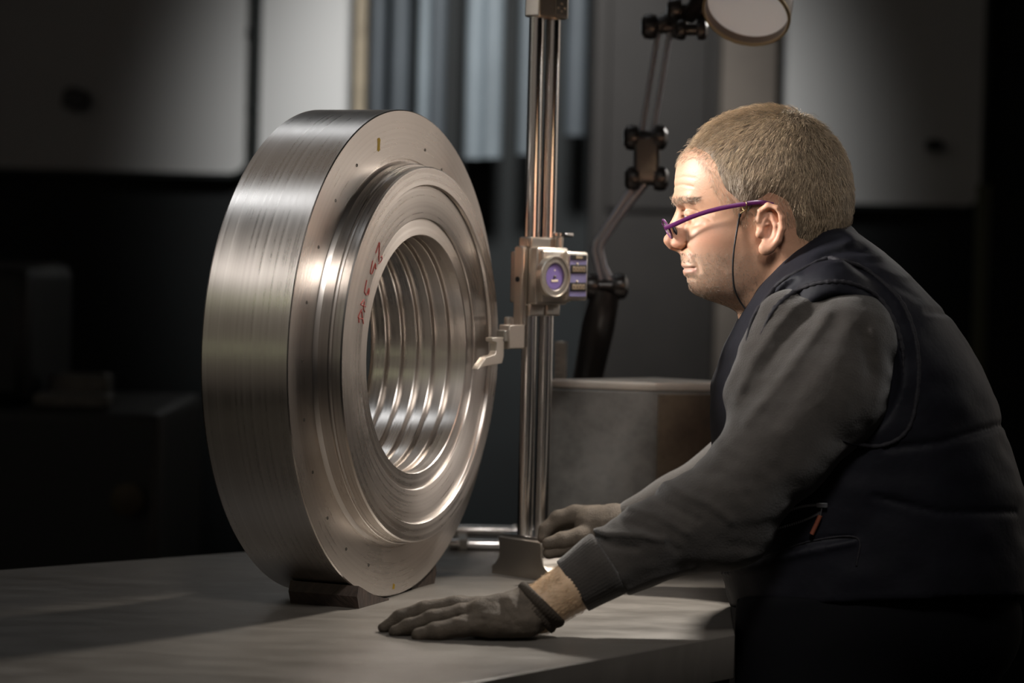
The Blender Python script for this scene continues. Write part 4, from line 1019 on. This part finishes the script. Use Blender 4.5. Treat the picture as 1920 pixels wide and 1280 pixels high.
# stand-up collar: tilted tube round the neck
ax_ = np.array([.62, .785, 0]); ax_ /= np.linalg.norm(ax_); cc_ = np.array([1489.0, 500.0, 0.0]); e1 = np.array([ax_[1], -ax_[0], 0]); Vc = []; Qc = []; n = 72
prof_c = [(-2, 0), (-5, 3), (-4, 7), (4, 10), (20, 13), (42, 20), (64, 34), (90, 52), (92, 46), (64, 26), (42, 12), (18, 6), (4, 2)]
for a, dr in prof_c:
    for j in range(n):
        t = 2*math.pi*j/n; kb = 1-.62*max(0, math.cos(t)); ru = 126+dr*.9*kb; rdp = 95+dr*1.1
        wob = 2.0*math.sin(5*t+a*.06)+1.2*math.sin(11*t)
        lift = -4*math.cos(2*t)
        Vc.append(cc_+ax_*(a+lift)+e1*(ru+wob)*math.cos(t)+np.array([0, 0, 1])*(rdp+wob)*math.sin(t))
mP = len(prof_c)
for i in range(mP):
    for j in range(n): Qc.append((i*n+j, i*n+(j+1) % n, ((i+1) % mP)*n+(j+1) % n, ((i+1) % mP)*n+j))
np_mesh('collar', np.array(Vc), np.array(Qc)[:, ::-1], MT['vest'], man, label='navy stand-up collar')

# ---- trousers and shoes
lo8, hi8, st8 = (1350, 1080, -260), (2000, 2560, 260), 11.0
X8 = axes(lo8, hi8, st8); U, V, D = X8; AD = np.abs(D); XA = (U, V, AD)
TR = ell(X8, (1650, 1170, 0), (268, 190, 222))
TR = smin(TR, chain(XA, [(1560, 1220, 90, 150), (1640, 1700, 120, 100), (1690, 2130, 130, 80), (1700, 2480, 130, 72)], 40), 50)
TR = smin(TR, cap(X8, (1500, 1150, -110), (1510, 1290, -110), 121, 133), 30); TR = smin(TR, cap(X8, (1512, 1150, 100), (1518, 1260, 100), 118, 128), 30)
TR = smax(TR, V-2490, 10); TR = smax(TR, 1118-V, 4)
p_, q_ = nets(TR, lo8, st8); np_mesh('trousers', p_, q_, MT['trouser'], man)
for sg in (-1, 1):
    fx = pmap([[1700, 2500, sg*130]])[0]
    Pz = [(.05, .000), (.05, .09), (-.02, .10), (-.09, .06), (-.17, .045), (-.21, .03), (-.21, .0)]
    prism('shoe', Pz, fx[1]-.045, fx[1]+.045, MT['shoe'], man, Matrix(((1, 0, 0, fx[0]), (0, 0, 1, 0), (0, 1, 0, 0.0), (0, 0, 0, 1))), bev=.012)

# ------------------------------------------------------------------ eyeglasses
c0 = pmap([[1262, 425, 0]])[0]
gs_ = empty('eyeglasses', c0, 0, 'purple half-rim reading glasses with a black neck cord, worn low on the nose', 'glasses')
def G2(o): return child_w(o, gs_)
def px(*p): return Vector(pmap([p])[0])
def flat_tube(name, pts, hgt, thk, m_):
    P3 = spline(pts, 40); Vv = []; Qq = []
    for i, p in enumerate(P3):
        t = P3[min(i+1, 39)]-P3[max(i-1, 0)]; t /= np.linalg.norm(t); up = np.array([-t[1], t[0], 0.0]); up /= np.linalg.norm(up); sd = np.cross(t, up)
        for a, b in ((1, .5), (1, -.5), (.5, -1), (-.5, -1), (-1, -.5), (-1, .5), (-.5, 1), (.5, 1)): Vv.append(p+up*a*hgt/2+sd*b*thk)
    for i in range(39):
        for j in range(8): Qq.append((i*8+j, i*8+(j+1) % 8, i*8+8+(j+1) % 8, i*8+8+j))
    return np_mesh(name, np.array(Vv), np.array(Qq), m_, None, sharp=50)
for sgn in (-1, 1):
    G2(flat_tube('temple', [(1247, 427, sgn*84), (1266, 420, sgn*92), (1300, 405.5, sgn*99), (1340, 393, sgn*105), (1385, 384, sgn*110), (1424, 379, sgn*113), (1450, 384, sgn*110)], 8.5, 2.2, MT['frameplastic']))
    # rim: tilted oval, near side seen edge-on
    pts = []
    for t in np.linspace(0, 2*math.pi, 41):
        y = math.cos(t); w_ = math.sin(t)
        pts.append((1256+y*8-(1-abs((42+34*w_)/84))*9, 429+y*17, sgn*(45+36*w_)))
    G2(tube('rim', [px(*q) for q in pts], .0013, MT['frameplastic'], None, 8))
    lv = [px(1252, 431, sgn*45)]+[px(*q) for q in pts[:-1]]
    lb = bmesh.new(); fw = Vector(FWD)
    A = [lb.verts.new(q) for q in lv]; B = [lb.verts.new(q+Vector(RT)*.0012) for q in lv]; nL = len(lv)-1
    for i in range(nL):
        j = (i+1) % nL
        lb.faces.new((A[0], A[1+i], A[1+j])); lb.faces.new((B[0], B[1+j], B[1+i])); lb.faces.new((A[1+i], B[1+i], B[1+j], A[1+j]))
    G2(bm_obj('lens', lb, MT['lens'], None))
G2(tube('bridge', [px(1248, 424, -12), px(1243, 419, 0), px(1248, 424, 12)], .0016, MT['frameplastic'], None, 8))
for sgn in (-1, 1):
    G2(tube('nose_pad', [px(1262, 424, sgn*13), px(1266, 433, sgn*16), px(1270, 440, sgn*17)], [.0016, .0024, .0014], MT['black'], None, 10))
    zt = -1 if sgn < 0 else 1
    tor = [(1396+7*math.sin(a)*.6, 386+9*math.cos(a)*-1, zt*(113+3.2*math.sin(a))) for a in np.linspace(0, 2*math.pi, 17)]
    G2(tube('cord_ring', [px(*q) for q in tor], .0007, MT['gold'], None, 6))
    G2(tube('cord_loop', [px(1396, 394, zt*114), px(1390, 399, zt*115), px(1387, 403, zt*114)], .0008, MT['gold'], None, 6))
    G2(tube('cord_bead', [px(1388, 400, zt*115), px(1387, 406, zt*114)], .0019, MT['black'], None, 10))
    cp = spline([(1387, 404), (1382, 430), (1376, 470), (1374, 505), (1377, 540), (1386, 562), (1398, 580)], 30); cpd = []
    for x, y in cp: cpd.append(-near_d(H, lo, st, x, y)+3.2)
    cpd = np.convolve(np.pad(cpd, 2, 'edge'), np.ones(5)/5, 'valid')
    G2(tube('neck_cord', [px(x, y, zt*max(q, 60)) for (x, y), q in zip(cp, cpd)], .0011, MT['black'], None, 8))

man_inv = man.matrix_basis.inverted()
for o in man.children: o.matrix_parent_inverse = man_inv
